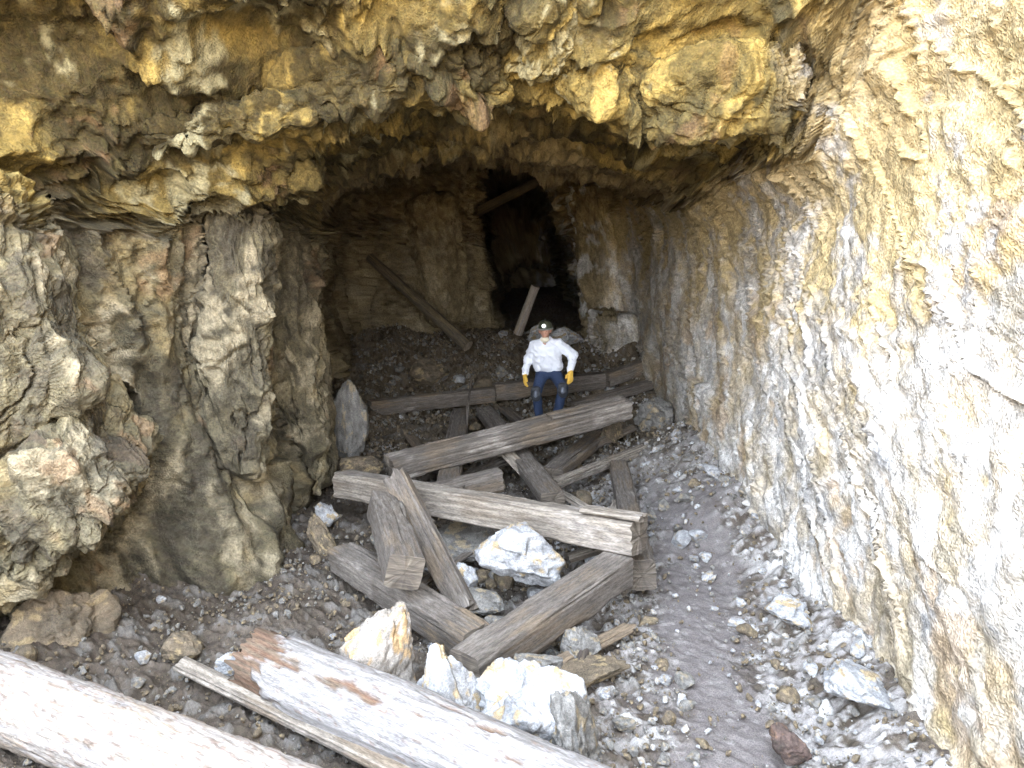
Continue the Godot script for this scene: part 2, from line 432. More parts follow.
# ---------------------------------------------------------------- ground
func ground_base(x: float, d: float) -> float:
	var y := 0.0
	y += 1.3 * smoothstep(3.6, 0.4, d)                                # the bank of waste at the mouth
	y += 0.95 * smoothstep(13.6, 18.2, d) + 0.1 * smoothstep(9.0, 13.0, d)   # rubble climbing to the inner hole
	y += 0.30 * smoothstep(-2.2, -3.6, x) * smoothstep(10.0, 6.0, d) * smoothstep(3.0, 4.6, d)
	y += 0.28 * smoothstep(1.75, 2.5, x) + 0.30 * smoothstep(1.2, 2.1, x) * smoothstep(6.6, 8.0, d) * smoothstep(12.0, 10.0, d)
	y -= 0.16 * smoothstep(1.7, 0.6, absf(x + 0.2)) * smoothstep(5.2, 6.2, d) * smoothstep(12.6, 11.0, d)
	y += 0.25 * smoothstep(-1.9, -2.6, x) * smoothstep(9.0, 11.0, d)
	return y

func path_mask(x: float, d: float) -> float:
	# the trodden dusty strip along the right wall
	var mid := lerpf(1.25, 1.75, smoothstep(4.0, 8.0, d))
	return 0.9 * smoothstep(0.55, 0.12, absf(x - mid) + 0.35 * nb.get_noise_2d(x * 2.0, d * 2.0)) * smoothstep(9.4, 8.0, d) * smoothstep(2.0, 3.5, d)

func ground_y(x: float, d: float) -> float:
	var loose := 1.0 - 0.75 * path_mask(x, d)
	return ground_base(x, d) + loose * (0.07 * nb.get_noise_2d(x, d) + 0.035 * nc.get_noise_2d(x * 1.3, d * 1.3))

func build_ground() -> void:
	var ds := []
	var d := -7.0
	while d < 38.4:
		ds.append(d)
		d += 0.25 if d < 2.2 else maxf(0.014, d * d * 0.00055) if d < 14.0 else 0.08
	var xs := []
	var x := -10.0
	while x < 4.0:
		xs.append(x)
		x += 0.3 if x < -4.4 or x > 3.0 else 0.016
	var sh := Sheet.new()
	sh.rows = ds.size()
	sh.cols = xs.size()
	sh.q.resize(sh.rows)
	sh.col.resize(sh.rows)
	var work := func(i: int) -> void:
		var o := PackedVector3Array()
		var cc := PackedColorArray()
		o.resize(sh.cols)
		cc.resize(sh.cols)
		var dd: float = ds[i]
		for j in sh.cols:
			var xx: float = xs[j]
			var m := path_mask(xx, dd)
			var y := ground_y(xx, dd)
			var w1 := xx + 0.04 * nc.get_noise_2d(xx * 2.0, dd * 2.0)
			var p1 := cells(Vector3(w1 * 9.0, 3.3, dd * 9.0), 51)
			var p2 := cells(Vector3(xx * 24.0, 1.3, dd * 24.0), 52)
			var g := nd.get_noise_2d(xx, dd)
			var big := smoothstep(0.7, 0.9, p1.y + 0.5 * nb.get_noise_2d(xx * 1.5, dd * 1.5)) * (1.0 - m)
			y += big * 0.024 * smoothstep(0.0, 0.3, p1.x) * (1.0 + 1.2 * p1.z) + 0.010 * (1.0 - 0.9 * m) * smoothstep(0.0, 0.25, p2.x) * maxf(0.0, p2.y + 1.2 * p2.z - 0.35) + 0.012 * (1.0 - 0.85 * m) * g + 0.014 * ne.get_noise_2d(xx * 1.5, dd * 1.5) * (1.0 - 0.9 * m)
			var t := nb.get_noise_2d(xx * 1.2 + 5.0, dd * 1.2)
			var col: Color = lerp3(M.dirt, M.dirt_light, 0.35 + t + 0.3 * g)
			# pale quartz waste lies along the right side and over the near floor
			var white := smoothstep(-0.6, 1.6, xx + 0.7 * t) * smoothstep(12.5, 9.0, dd)
			col = lerp3(col, M.waste, white * (1.0 - 0.8 * m) * smoothstep(0.1, 0.5, nc.get_noise_2d(xx * 0.8, dd * 0.8) + 0.5 * p2.y))
			col = lerp3(col, M.waste, 0.75 * smoothstep(1.25, 1.75, xx + 0.4 * t) * smoothstep(7.0, 7.8, dd) * smoothstep(11.0, 9.5, dd) * smoothstep(-0.2, 0.25, ne.get_noise_2d(xx, dd)))
			col = lerp3(col, M.inner_earth, 0.9 * smoothstep(9.5, 13.0, dd + t))
			col = lerp3(col, M.path_dust, m * 0.9)
			col = lerp3(col, lerp3(M.pebble_grey, M.white_stone, (p1.w * p1.w * 0.8 + 0.2) * white), big * 0.8 * smoothstep(0.02, 0.12, p1.x))
			col = lerp3(col, M.white_stone, smoothstep(0.9, 0.93, p2.w) * (0.08 + 0.6 * white) * (1.0 - 0.8 * m) * smoothstep(0.05, 0.2, p2.x))
			var k := 1.0 + 0.25 * g
			cc[j] = Color(col.r * k, col.g * k, col.b * k)
			o[j] = Vector3(xx, y, -dd)
		sh.q[i] = o
		sh.col[i] = cc
	WorkerThreadPool.wait_for_group_task_completion(WorkerThreadPool.add_group_task(work, sh.rows))
	structure(put("ground", sheet_commit(sh, true), M.earth))
	# the land round the portal: flat waste ground outside, the hill above
	var land := Sheet.new()
	var xa := [-300, -160, -90, -50, -30, -20, -14, -10.2, -9.4]
	var xb := [3.3, 4.5, 7, 12, 20, 40, 80, 160, 300]
	var da := [-300, -160, -90, -50, -30, -20, -14, -10, -6.8]
	var db := [-4, -1, 2, 4.2, 5.5, 8, 12, 18, 26, 40, 80]
	structure(put("hillside", land_mesh(xa + [-6, -3, 0, 2] + xb, da + db), M.outside))

func land_y(x: float, d: float) -> float:
	var y := 1.22 + 9.6 * smoothstep(-7.0, 4.4, d) + maxf(0.0, d - 4.4) * 0.55
	return y + 0.4 * na.get_noise_2d(x * 0.3, d * 0.3) * smoothstep(-6.0, -12.0, d) - 0.03 * smoothstep(-8.0, -6.8, d)

func land_mesh(xs: Array, ds: Array) -> ArrayMesh:
	var v := PackedVector3Array()
	var c := PackedColorArray()
	var idx := PackedInt32Array()
	for d in ds:
		for x in xs:
			v.append(Vector3(x, land_y(x, d), -d))
			c.append(M.outside_earth)
	for i in ds.size() - 1:
		for j in xs.size() - 1:
			if xs[j] >= -9.5 and xs[j + 1] <= 3.4 and ds[i] >= -6.9 and ds[i + 1] <= 4.3:
				continue
			var a := i * xs.size() + j
			var b := a + xs.size()
			idx.append_array([a, a + 1, b, a + 1, b + 1, b])
	return commit(v, smooth_normals(v, idx), c, idx)

# ---------------------------------------------------------------- materials
func seamless(n: FastNoiseLite, size: int) -> Image:
	return n.get_seamless_image(size, size, false, false, 0.15, true)

func grain_texture(fine: FastNoiseLite, coarse: FastNoiseLite, size: int, low: float, high: float) -> ImageTexture:
	var a := seamless(fine, size)
	var b := seamless(coarse, size)
	a.convert(Image.FORMAT_L8)
	b.convert(Image.FORMAT_L8)
	var da := a.get_data()
	var dbb := b.get_data()
	var o := PackedByteArray()
	o.resize(size * size)
	for k in o.size():
		o[k] = int(clampf(lerpf(low, high, (da[k] * 0.55 + dbb[k] * 0.45) / 255.0), 0.0, 1.0) * 255.0)
	return ImageTexture.create_from_image(Image.create_from_data(size, size, false, Image.FORMAT_L8, o))

func surface(color_tex: Texture2D, bump: Texture2D, depth: float, scale: Vector3, triplanar := true) -> StandardMaterial3D:
	var m := StandardMaterial3D.new()
	m.vertex_color_use_as_albedo = true
	m.albedo_texture = color_tex
	m.roughness = 0.95
	m.metallic_specular = 0.3
	m.heightmap_enabled = true
	m.heightmap_texture = bump
	m.heightmap_scale = depth
	m.uv1_scale = scale
	if triplanar:
		m.uv1_triplanar = true
		m.uv1_world_triplanar = true
		m.uv1_triplanar_sharpness = 4.0
	return m

func plain(c: Color, rough := 0.9, metal := 0.0) -> StandardMaterial3D:
	var m := StandardMaterial3D.new()
	m.albedo_color = c.linear_to_srgb()
	m.roughness = rough
	m.metallic = metal
	return m

func build_materials() -> void:
	na = noise(11, 0.42, 3)
	nb = noise(23, 0.9, 4)
	nc = noise(37, 2.6, 4, FastNoiseLite.TYPE_SIMPLEX, FastNoiseLite.FRACTAL_RIDGED)
	nd = noise(41, 9.0, 3)
	ne = noise(53, 2.4, 5)
	# colours of the stone (linear)
	M.grey_brown = Color(0.084, 0.071, 0.046)
	M.tan = Color(0.148, 0.122, 0.067)
	M.cream = Color(0.235, 0.195, 0.125)
	M.ochre = Color(0.16, 0.115, 0.05)
	M.rust = Color(0.15, 0.088, 0.047)
	M.black = Color(0.05, 0.042, 0.03)
	M.olive = Color(0.068, 0.056, 0.026)
	M.ochre_roof = Color(0.175, 0.123, 0.037)
	M.yellow = Color(0.28, 0.20, 0.062)
	M.dark_brown = Color(0.040, 0.031, 0.014)
	M.pale = Color(0.235, 0.21, 0.125)
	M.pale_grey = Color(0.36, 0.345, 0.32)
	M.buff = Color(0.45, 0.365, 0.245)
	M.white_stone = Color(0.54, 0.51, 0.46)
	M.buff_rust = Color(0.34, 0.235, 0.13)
	M.inner_brown = Color(0.15, 0.115, 0.062)
	M.inner_tan = Color(0.25, 0.195, 0.11)
	M.dirt = Color(0.066, 0.051, 0.036)
	M.dirt_light = Color(0.115, 0.092, 0.07)
	M.inner_earth = Color(0.15, 0.115, 0.075)
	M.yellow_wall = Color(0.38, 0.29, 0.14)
	M.waste = Color(0.27, 0.245, 0.22)
	M.path_dust = Color(0.175, 0.152, 0.14)
	M.pebble_grey = Color(0.15, 0.135, 0.115)
	M.outside_earth = Color(0.40, 0.325, 0.19)
	var speck := grain_texture(noise(3, 0.09, 4), noise(4, 0.02, 4, FastNoiseLite.TYPE_SIMPLEX, FastNoiseLite.FRACTAL_RIDGED), 512, 0.58, 1.18)
	var chip := grain_texture(noise(5, 0.05, 5, FastNoiseLite.TYPE_SIMPLEX, FastNoiseLite.FRACTAL_RIDGED), noise(6, 0.03, 2, FastNoiseLite.TYPE_CELLULAR), 512, 0.0, 1.0)
	M.rock = surface(speck, chip, 1.7, Vector3(0.95, 0.95, 0.95))
	M.earth = surface(speck, chip, 0.6, Vector3(2.6, 2.6, 2.6))
	M.outside = surface(speck, chip, 2.0, Vector3(0.5, 0.5, 0.5))
	M.wood = Color(0.155, 0.132, 0.108)
	M.wood_light = Color(0.30, 0.255, 0.20)
	M.wood_dark = Color(0.075, 0.062, 0.05)
	M.wood_pale = Color(0.33, 0.29, 0.245)
	M.wood_brown = Color(0.19, 0.14, 0.09)
	M.wood_end = Color(0.19, 0.155, 0.115)
	M.log_pale = Color(0.34, 0.31, 0.28)
	M.log_cream = Color(0.31, 0.26, 0.205)
	M.log_tan = Color(0.30, 0.235, 0.165)
	M.log_grey = Color(0.23, 0.21, 0.19)
	M.bark = Color(0.15, 0.09, 0.058)
	M.rot = Color(0.135, 0.10, 0.068)
	var fibre := grain_texture(noise(7, 0.06, 4), noise(8, 0.015, 3), 512, 0.55, 1.2)
	var ridge := grain_texture(noise(9, 0.05, 4), noise(10, 0.02, 3, FastNoiseLite.TYPE_SIMPLEX, FastNoiseLite.FRACTAL_RIDGED), 512, 0.0, 1.0)
	M.timber = surface(fibre, ridge, 0.35, Vector3(0.7, 4.5, 1), false)
	M.log = surface(fibre, ridge, 0.3, Vector3(0.6, 4.0, 1), false)
	M.stone = surface(speck, chip, 0.5, Vector3(2.2, 2.2, 2.2))
	M.shirt = plain(Color(0.60, 0.61, 0.64))
	M.denim = surface(speck, chip, 0.15, Vector3(9, 9, 9))
	M.denim.vertex_color_use_as_albedo = false
	M.denim.albedo_color = Color(0.035, 0.052, 0.10).linear_to_srgb()
	M.skin = plain(Color(0.36, 0.19, 0.125), 0.6)
	M.eye = plain(Color(0.03, 0.025, 0.02), 0.2)
	M.lips = plain(Color(0.24, 0.09, 0.07), 0.6)
	M.hair = plain(Color(0.05, 0.04, 0.03))
	M.pad = plain(Color(0.02, 0.022, 0.026), 0.75)
	M.pad_cap = plain(Color(0.09, 0.10, 0.12), 0.45)
	M.boot = plain(Color(0.06, 0.045, 0.03), 0.8)
	M.glove = plain(Color(0.55, 0.33, 0.045), 0.8)
	M.mask = plain(Color(0.62, 0.56, 0.42), 0.9)
	M.hat = plain(Color(0.05, 0.055, 0.035), 0.3)
	M.brim = plain(Color(0.30, 0.29, 0.26), 0.4)
	M.chrome = plain(Color(0.8, 0.8, 0.8), 0.15, 1.0)

# ---------------------------------------------------------------- timber
# a squared timber or board from a to b (centres of its ends), w wide, h high, with checks along the grain and worn arrises
func timber(called: String, a: Vector3, b: Vector3, w: float, h: float, o: Dictionary) -> MeshInstance3D:
	var sd: int = o.get("seed", 1)
	var tone: Color = o.get("tone", M.wood)
	var axis := (b - a)
	var length := axis.length()
	axis = axis.normalized()
	var side := axis.cross(Vector3.UP).normalized().rotated(axis, deg_to_rad(o.get("roll", 0.0)))
	var up := side.cross(axis).normalized()
	var mid := (a + b) * 0.5 - Vector3(0, h * 0.5, 0)
	var n_around := 104
	var n_along := maxi(int(length / 0.035), 8)
	var v := PackedVector3Array()
	var uv := PackedVector2Array()
	var c := PackedColorArray()
	var idx := PackedInt32Array()
	var bevel: float = o.get("bevel", 0.026)
	var ragged: float = o.get("ragged", 0.035)
	var bend: float = o.get("bend", 0.0)
	var checks := []
	var rng := RandomNumberGenerator.new()
	rng.seed = sd * 7919 + 3
	for k in o.get("checks", 7):
		checks.append([rng.randf(), rng.randf_range(0.008, 0.030), rng.randf_range(0.0, 0.5), rng.randf_range(0.5, 1.0)])
	# outline of the section
	var outline := PackedVector2Array()
	var per := 2.0 * (w + h)
	for j in n_around:
		var s := per * j / n_around
		var q := Vector2.ZERO
		if s < w:
			q = Vector2(-w / 2 + s, h / 2)
		elif s < w + h:
			q = Vector2(w / 2, h / 2 - (s - w))
		elif s < 2 * w + h:
			q = Vector2(w / 2 - (s - w - h), -h / 2)
		else:
			q = Vector2(-w / 2, -h / 2 + (s - 2 * w - h))
		var ex := maxf(absf(q.x) - (w / 2 - bevel), 0.0)
		var ey := maxf(absf(q.y) - (h / 2 - bevel), 0.0)
		if ex > 0.0 and ey > 0.0:
			var l := Vector2(ex, ey).length()
			if l > bevel:
				q -= Vector2(signf(q.x) * ex, signf(q.y) * ey) * (1.0 - bevel / l)
		outline.append(q)
	for i in n_along + 1:
		var t := float(i) / n_along
		for j in n_around + 1:
			var q := outline[j % n_around]
			var arc := float(j % n_around) / n_around
			var x := t * length
			# arrises worn and chipped
			var wear := ne.get_noise_3d(x * 0.7 + sd * 13.0, q.x * 3.0, q.y * 3.0)
			var corner := smoothstep(0.55, 1.0, absf(q.x) * 2.0 / w) * smoothstep(0.55, 1.0, absf(q.y) * 2.0 / h)
			var r := 1.0 - 0.36 * corner * maxf(0.0, wear + 0.10) + 0.025 * wear
			var deep := 0.0
			for e in checks:
				var drift := absf(arc - fposmod(e[0] + 0.012 * nb.get_noise_2d(x * 1.2 + e[0] * 50.0, sd), 1.0))
				drift = minf(drift, 1.0 - drift) * per
				deep += e[1] * exp(-drift * drift / 0.00006) * smoothstep(e[2] - 0.15, e[2], t) * smoothstep(e[3], e[3] - 0.15, t)
			var out := Vector2(q.x, q.y).normalized()
			var grain := 0.0025 * ne.get_noise_3d(x * 0.5, arc * per * 14.0 + sd * 9.0, 3.0)
			q = q * r - out * deep + out * grain
			var end := 0.0
			if i == 0 or i == n_along:
				end = ragged * (0.4 + ne.get_noise_3d(q.x * 6.0 + sd, q.y * 6.0, i)) * (-1.0 if i == 0 else 1.0)
			var taper := lerpf(1.0, o.get("taper", 1.0), t)
			var sag := bend * sin(t * PI)
			v.append(a - mid + axis * (x + end) + side * q.x * taper + up * (q.y * taper + sag))
			uv.append(Vector2(x + sd * 0.37, arc * per + sd * 0.21))
			var st := ne.get_noise_3d(x * 0.25 + sd * 3.0, arc * per * 11.0, sd)
			var st2 := nb.get_noise_3d(x * 1.1, arc * per * 2.0, sd * 5.0)
			var col := lerp3(tone, M.wood_dark, 0.35 + 1.0 * st - 0.3 * st2)
			col = lerp3(col, M.wood_pale, smoothstep(0.15, 0.45, st2 + 0.4 * st) * o.get("pale", 0.5))
			col = lerp3(col, M.wood_brown, smoothstep(0.1, 0.4, -st2 + 0.5 * st) * o.get("brown", 0.5))
			var sp := nd.get_noise_3d(x, arc * per * 2.0, sd)
			col = lerp3(col, M.dirt_light, 0.7 * smoothstep(0.1, 0.45, sp + st2) * o.get("dusty", 0.6))
			c.append(col)
	var cols := n_around + 1
	for i in n_along:
		for j in n_around:
			var p := i * cols + j
			idx.append_array([p, p + cols, p + 1, p + 1, p + cols, p + cols + 1])
	# end grain
	for e in 2:
		var row := n_along * cols if e else 0
		var centre := Vector3.ZERO
		for j in n_around:
			centre += v[row + j]
		centre /= n_around
		var first := v.size()
		for ringk in 3:
			for j in n_around + 1:
				var f := [1.0, 0.55, 0.0][ringk] as float
				var pt := centre.lerp(v[row + j], f) + axis * (ragged * 0.35 * ne.get_noise_3d(j * 0.3 + sd, ringk * 4.0, e)) * (1.0 if ringk else 0.0)
				v.append(pt)
				uv.append(Vector2(pt.dot(side) * 0.3, pt.dot(up)))
				c.append(lerp3(M.wood_end, M.wood_dark, 0.5 + 0.8 * ne.get_noise_3d(pt.x * 3.0, pt.y * 3.0, pt.z * 3.0)))
		for ringk in 2:
			for j in n_around:
				var p := first + ringk * cols + j
				if e:
					idx.append_array([p, p + cols, p + 1, p + 1, p + cols, p + cols + 1])
				else:
					idx.append_array([p, p + 1, p + cols, p + 1, p + cols + 1, p + cols])
	var obj := put(called, commit(v, smooth_normals(v, idx), c, idx, uv), o.get("mat", M.timber))
	obj.position = mid
	return obj

# a round log: peeled pale wood with flecks of bark, or rotten ends
func log_mesh(a: Vector3, b: Vector3, r0: float, r1: float, sd: int, kind: String, origin: Vector3) -> ArrayMesh:
	var axis := b - a
	var length := axis.length()
	axis = axis.normalized()
	var side := axis.cross(Vector3.UP).normalized()
	var up := side.cross(axis)
	var na_ := 96 if r0 > 0.15 else 28
	var nl := int(length / (0.022 if r0 > 0.15 else 0.05))
	var v := PackedVector3Array()
	var uv := PackedVector2Array()
	var c := PackedColorArray()
	var idx := PackedInt32Array()
	for i in nl + 1:
		var t := float(i) / nl
		var x := t * length
		for j in na_ + 1:
			var an := TAU * (j % na_) / na_
			var cs := Vector3(x * 0.5, cos(an) * 0.5, sin(an) * 0.5)
			var r := lerpf(r0, r1, t)
			var lump_ := nb.get_noise_3d(x * 0.9 + sd * 10.0, cs.y, cs.z)
			var streak := ne.get_noise_3d(x * 0.35 + sd, cs.y * 9.0 * r0 / 0.22, cs.z * 9.0 * r0 / 0.22)
			var fleck := ne.get_noise_3d(x * 1.7 + sd * 4.0, cs.y * 7.0, cs.z * 7.0)
			var dots := nd.get_noise_3d(x * 1.1 + sd, cs.y * 2.2, cs.z * 2.2)
			r *= 1.0 + 0.10 * lump_
			var col: Color
			if kind == "peeled":
				col = lerp3(M.log_pale, M.log_cream, 0.5 + 1.2 * streak)
				var bark := smoothstep(0.14, 0.26, fleck * 0.75 + dots * 0.6 - 0.10 * streak)
				col = lerp3(col, M.bark, 0.6 * bark)
				r += 0.006 * bark * r0 / 0.2
				col = lerp3(col, M.log_tan, 0.6 * smoothstep(0.2, 0.4, lump_ + 0.4 * fleck))
			elif kind == "rotten":
				# a grey skin that has broken away in places to brown rotten wood; the far end is all rot
				var torn := smoothstep(0.0, 0.06, 0.30 * (nb.get_noise_3d(x * 1.3 + 9.0, cs.y * 1.7, cs.z * 1.7) + 0.35 * fleck) + 0.22 * smoothstep(0.42, 0.0, x) - 0.055)
				col = lerp3(M.log_grey, M.log_pale, 0.25 + 1.2 * streak + 0.5 * lump_)
				col = lerp3(col, M.bark, 0.6 * smoothstep(0.30, 0.40, fleck * 0.6 + dots * 0.5))
				col = lerp3(col, lerp3(M.rot, M.bark, 0.5 + streak * 1.5), torn)
				r -= 0.020 * torn + 0.018 * torn * maxf(streak, 0.0)
			elif kind == "dark":
				col = lerp3(M.inner_brown, M.wood_dark, 0.5 + 1.2 * streak)
			else:
				col = lerp3(M.log_tan, M.log_grey, 0.5 + 1.2 * streak)
			r += 0.006 * streak * r0 / 0.2
			# drying cracks
			var ck := absf(ne.get_noise_3d(x * 0.18 + sd * 6.0, cs.y * 3.2, cs.z * 3.2))
			r -= 0.012 * r0 / 0.2 * (1.0 - smoothstep(0.0, 0.018, ck))
			var end := 0.0
			if i == 0 or i == nl:
				end = (0.12 if kind == "rotten" and i == 0 else 0.02) * ne.get_noise_3d(cs.y * 3.0, cs.z * 3.0, sd) * r0 / 0.2
			v.append(a - origin + axis * (x + end) + (side * cos(an) + up * sin(an)) * r)
			uv.append(Vector2(x, an * r0))
			c.append(col)
	var cols := na_ + 1
	for i in nl:
		for j in na_:
			var p := i * cols + j
			idx.append_array([p, p + 1, p + cols, p + 1, p + cols + 1, p + cols])
	for e in 2:
		var row := nl * cols if e else 0
		var centre := Vector3.ZERO
		for j in na_:
			centre += v[row + j] / na_
		var first := v.size()
		for rk in 5:
			for j in na_ + 1:
				var pt := centre.lerp(v[row + j], 1.0 - rk / 4.0)
				var g := ne.get_noise_3d(pt.x * 4.0, pt.y * 4.0, pt.z * 4.0)
				pt += axis * 0.05 * g * (1.0 if rk else 0.0) * r0
				v.append(pt)
				uv.append(Vector2(pt.y * 0.3, pt.x))
				c.append(lerp3(M.wood_end, M.rot if kind == "rotten" else M.log_tan, 0.5 + g))
		for rk in 4:
			for j in na_:
				var p := first + rk * cols + j
				if e:
					idx.append_array([p, p + 1, p + cols, p + 1, p + cols + 1, p + cols])
				else:
					idx.append_array([p, p + cols, p + 1, p + 1, p + cols, p + cols + 1])
	return commit(v, smooth_normals(v, idx), c, idx, uv)

func log_thing(called: String, a: Vector3, b: Vector3, r0: float, r1: float, sd: int, kind: String) -> MeshInstance3D:
	var mid := (a + b) * 0.5 - Vector3(0, r0, 0)
	var o := put(called, log_mesh(a, b, r0, r1, sd, kind, mid), M.log)
	o.position = mid
	return o

# ---------------------------------------------------------------- loose rocks
var ico := {}

func icosphere(level: int) -> Array:
	if ico.has(level):
		return ico[level]
	var v := PackedVector3Array()
	var idx := PackedInt32Array()
	if level == 0:
		var p := (1.0 + sqrt(5.0)) / 2.0
		for q in [[-1, p, 0], [1, p, 0], [-1, -p, 0], [1, -p, 0], [0, -1, p], [0, 1, p], [0, -1, -p], [0, 1, -p], [p, 0, -1], [p, 0, 1], [-p, 0, -1], [-p, 0, 1]]:
			v.append(Vector3(q[0], q[1], q[2]).normalized())
		idx = PackedInt32Array([0, 5, 11, 0, 1, 5, 0, 7, 1, 0, 10, 7, 0, 11, 10, 1, 9, 5, 5, 4, 11, 11, 2, 10, 10, 6, 7, 7, 8, 1, 3, 4, 9, 3, 2, 4, 3, 6, 2, 3, 8, 6, 3, 9, 8, 4, 5, 9, 2, 11, 4, 6, 10, 2, 8, 7, 6, 9, 1, 8])
	else:
		var low := icosphere(level - 1)
		v = low[0].duplicate()
		var li: PackedInt32Array = low[1]
		var cut := {}
		for k in range(0, li.size(), 3):
			var m := []
			for e in 3:
				var a := li[k + e]
				var b := li[k + (e + 1) % 3]
				var key := Vector2i(mini(a, b), maxi(a, b))
				if not cut.has(key):
					cut[key] = v.size()
					v.append((v[a] + v[b]).normalized())
				m.append(cut[key])
			idx.append_array([li[k], m[0], m[2], li[k + 1], m[1], m[0], li[k + 2], m[2], m[1], m[0], m[1], m[2]])
	ico[level] = [v, idx]
	return ico[level]

# a broken stone: a ball cut by planes, roughened; half sizes about 1. peak > 0 draws it to a point at the top
func stone_mesh(sd: int, level: int, cuts: int, rough: float, size: Vector3, colors: Array, peak := 0.0, freq := 1.0) -> ArrayMesh:
	var rng := RandomNumberGenerator.new()
	rng.seed = sd * 131 + 17
	var planes := []
	for k in cuts:
		var n := Vector3(rng.randfn(), rng.randfn(), rng.randfn()).normalized()
		planes.append([n, rng.randf_range(0.5, 0.85) if level > 3 else rng.randf_range(0.42, 0.8)])
	var src := icosphere(level)
	var v: PackedVector3Array = src[0].duplicate()
	var c := PackedColorArray()
	c.resize(v.size())
	for k in v.size():
		var d := v[k]
		var r := 1.0
		for e in planes:
			var f: float = d.dot(e[0])
			if f > 0.05:
				r = minf(r, e[1] / f)
		var off := Vector3(sd * 3.7, sd * 1.3, sd * 2.1)
		var q := (d * r + off) * freq
		var cr := cells(q * 2.2, sd)
		var fa := facets(q * 1.7, sd + 5, 1.1)
		var fb := facets(q * 4.3, sd + 6, 1.1)
		r += rough * (1.0 * fa.x + 0.36 * fb.x + 0.30 * nb.get_noise_3d(q.x, q.y, q.z) + 0.25 * nc.get_noise_3d(q.x * 0.7, q.y * 0.7, q.z * 0.7) + 0.25 * nd.get_noise_3d(q.x * 0.6, q.y * 0.6, q.z * 0.6))
		var p := d * r
		if peak > 0.0:
			var s := 1.0 - peak * clampf((p.y + 0.4) / 1.4, 0.0, 1.0)
			p = Vector3(p.x * s, p.y, p.z * s)
		v[k] = p * size
		var t := ne.get_noise_3d(q.x * 0.8, q.y * 0.8, q.z * 0.8)
		var t2 := nb.get_noise_3d(q.z * 2.0, q.x * 2.0, q.y * 2.0)
		var g := nd.get_noise_3d(q.x * 0.8, q.y * 0.8, q.z * 0.8)
		var col: Color = lerp3(colors[0], colors[1], 0.5 + 1.4 * t + 0.4 * (fb.y - 0.5))
		col = lerp3(col, colors[2], smoothstep(0.18, 0.36, t2 + 0.3 * g))
		var gg := 1.0 + 0.25 * g
		c[k] = Color(col.r * gg, col.g * gg, col.b * gg)
	if level <= 2:
		var fv := PackedVector3Array()
		var fc := PackedColorArray()
		for k in src[1]:
			fv.append(v[k])
			fc.append(c[k])
		var fi := PackedInt32Array(range(fv.size()))
		return commit(fv, smooth_normals(fv, fi), fc, fi)
	return commit(v, smooth_normals(v, src[1]), c, src[1])

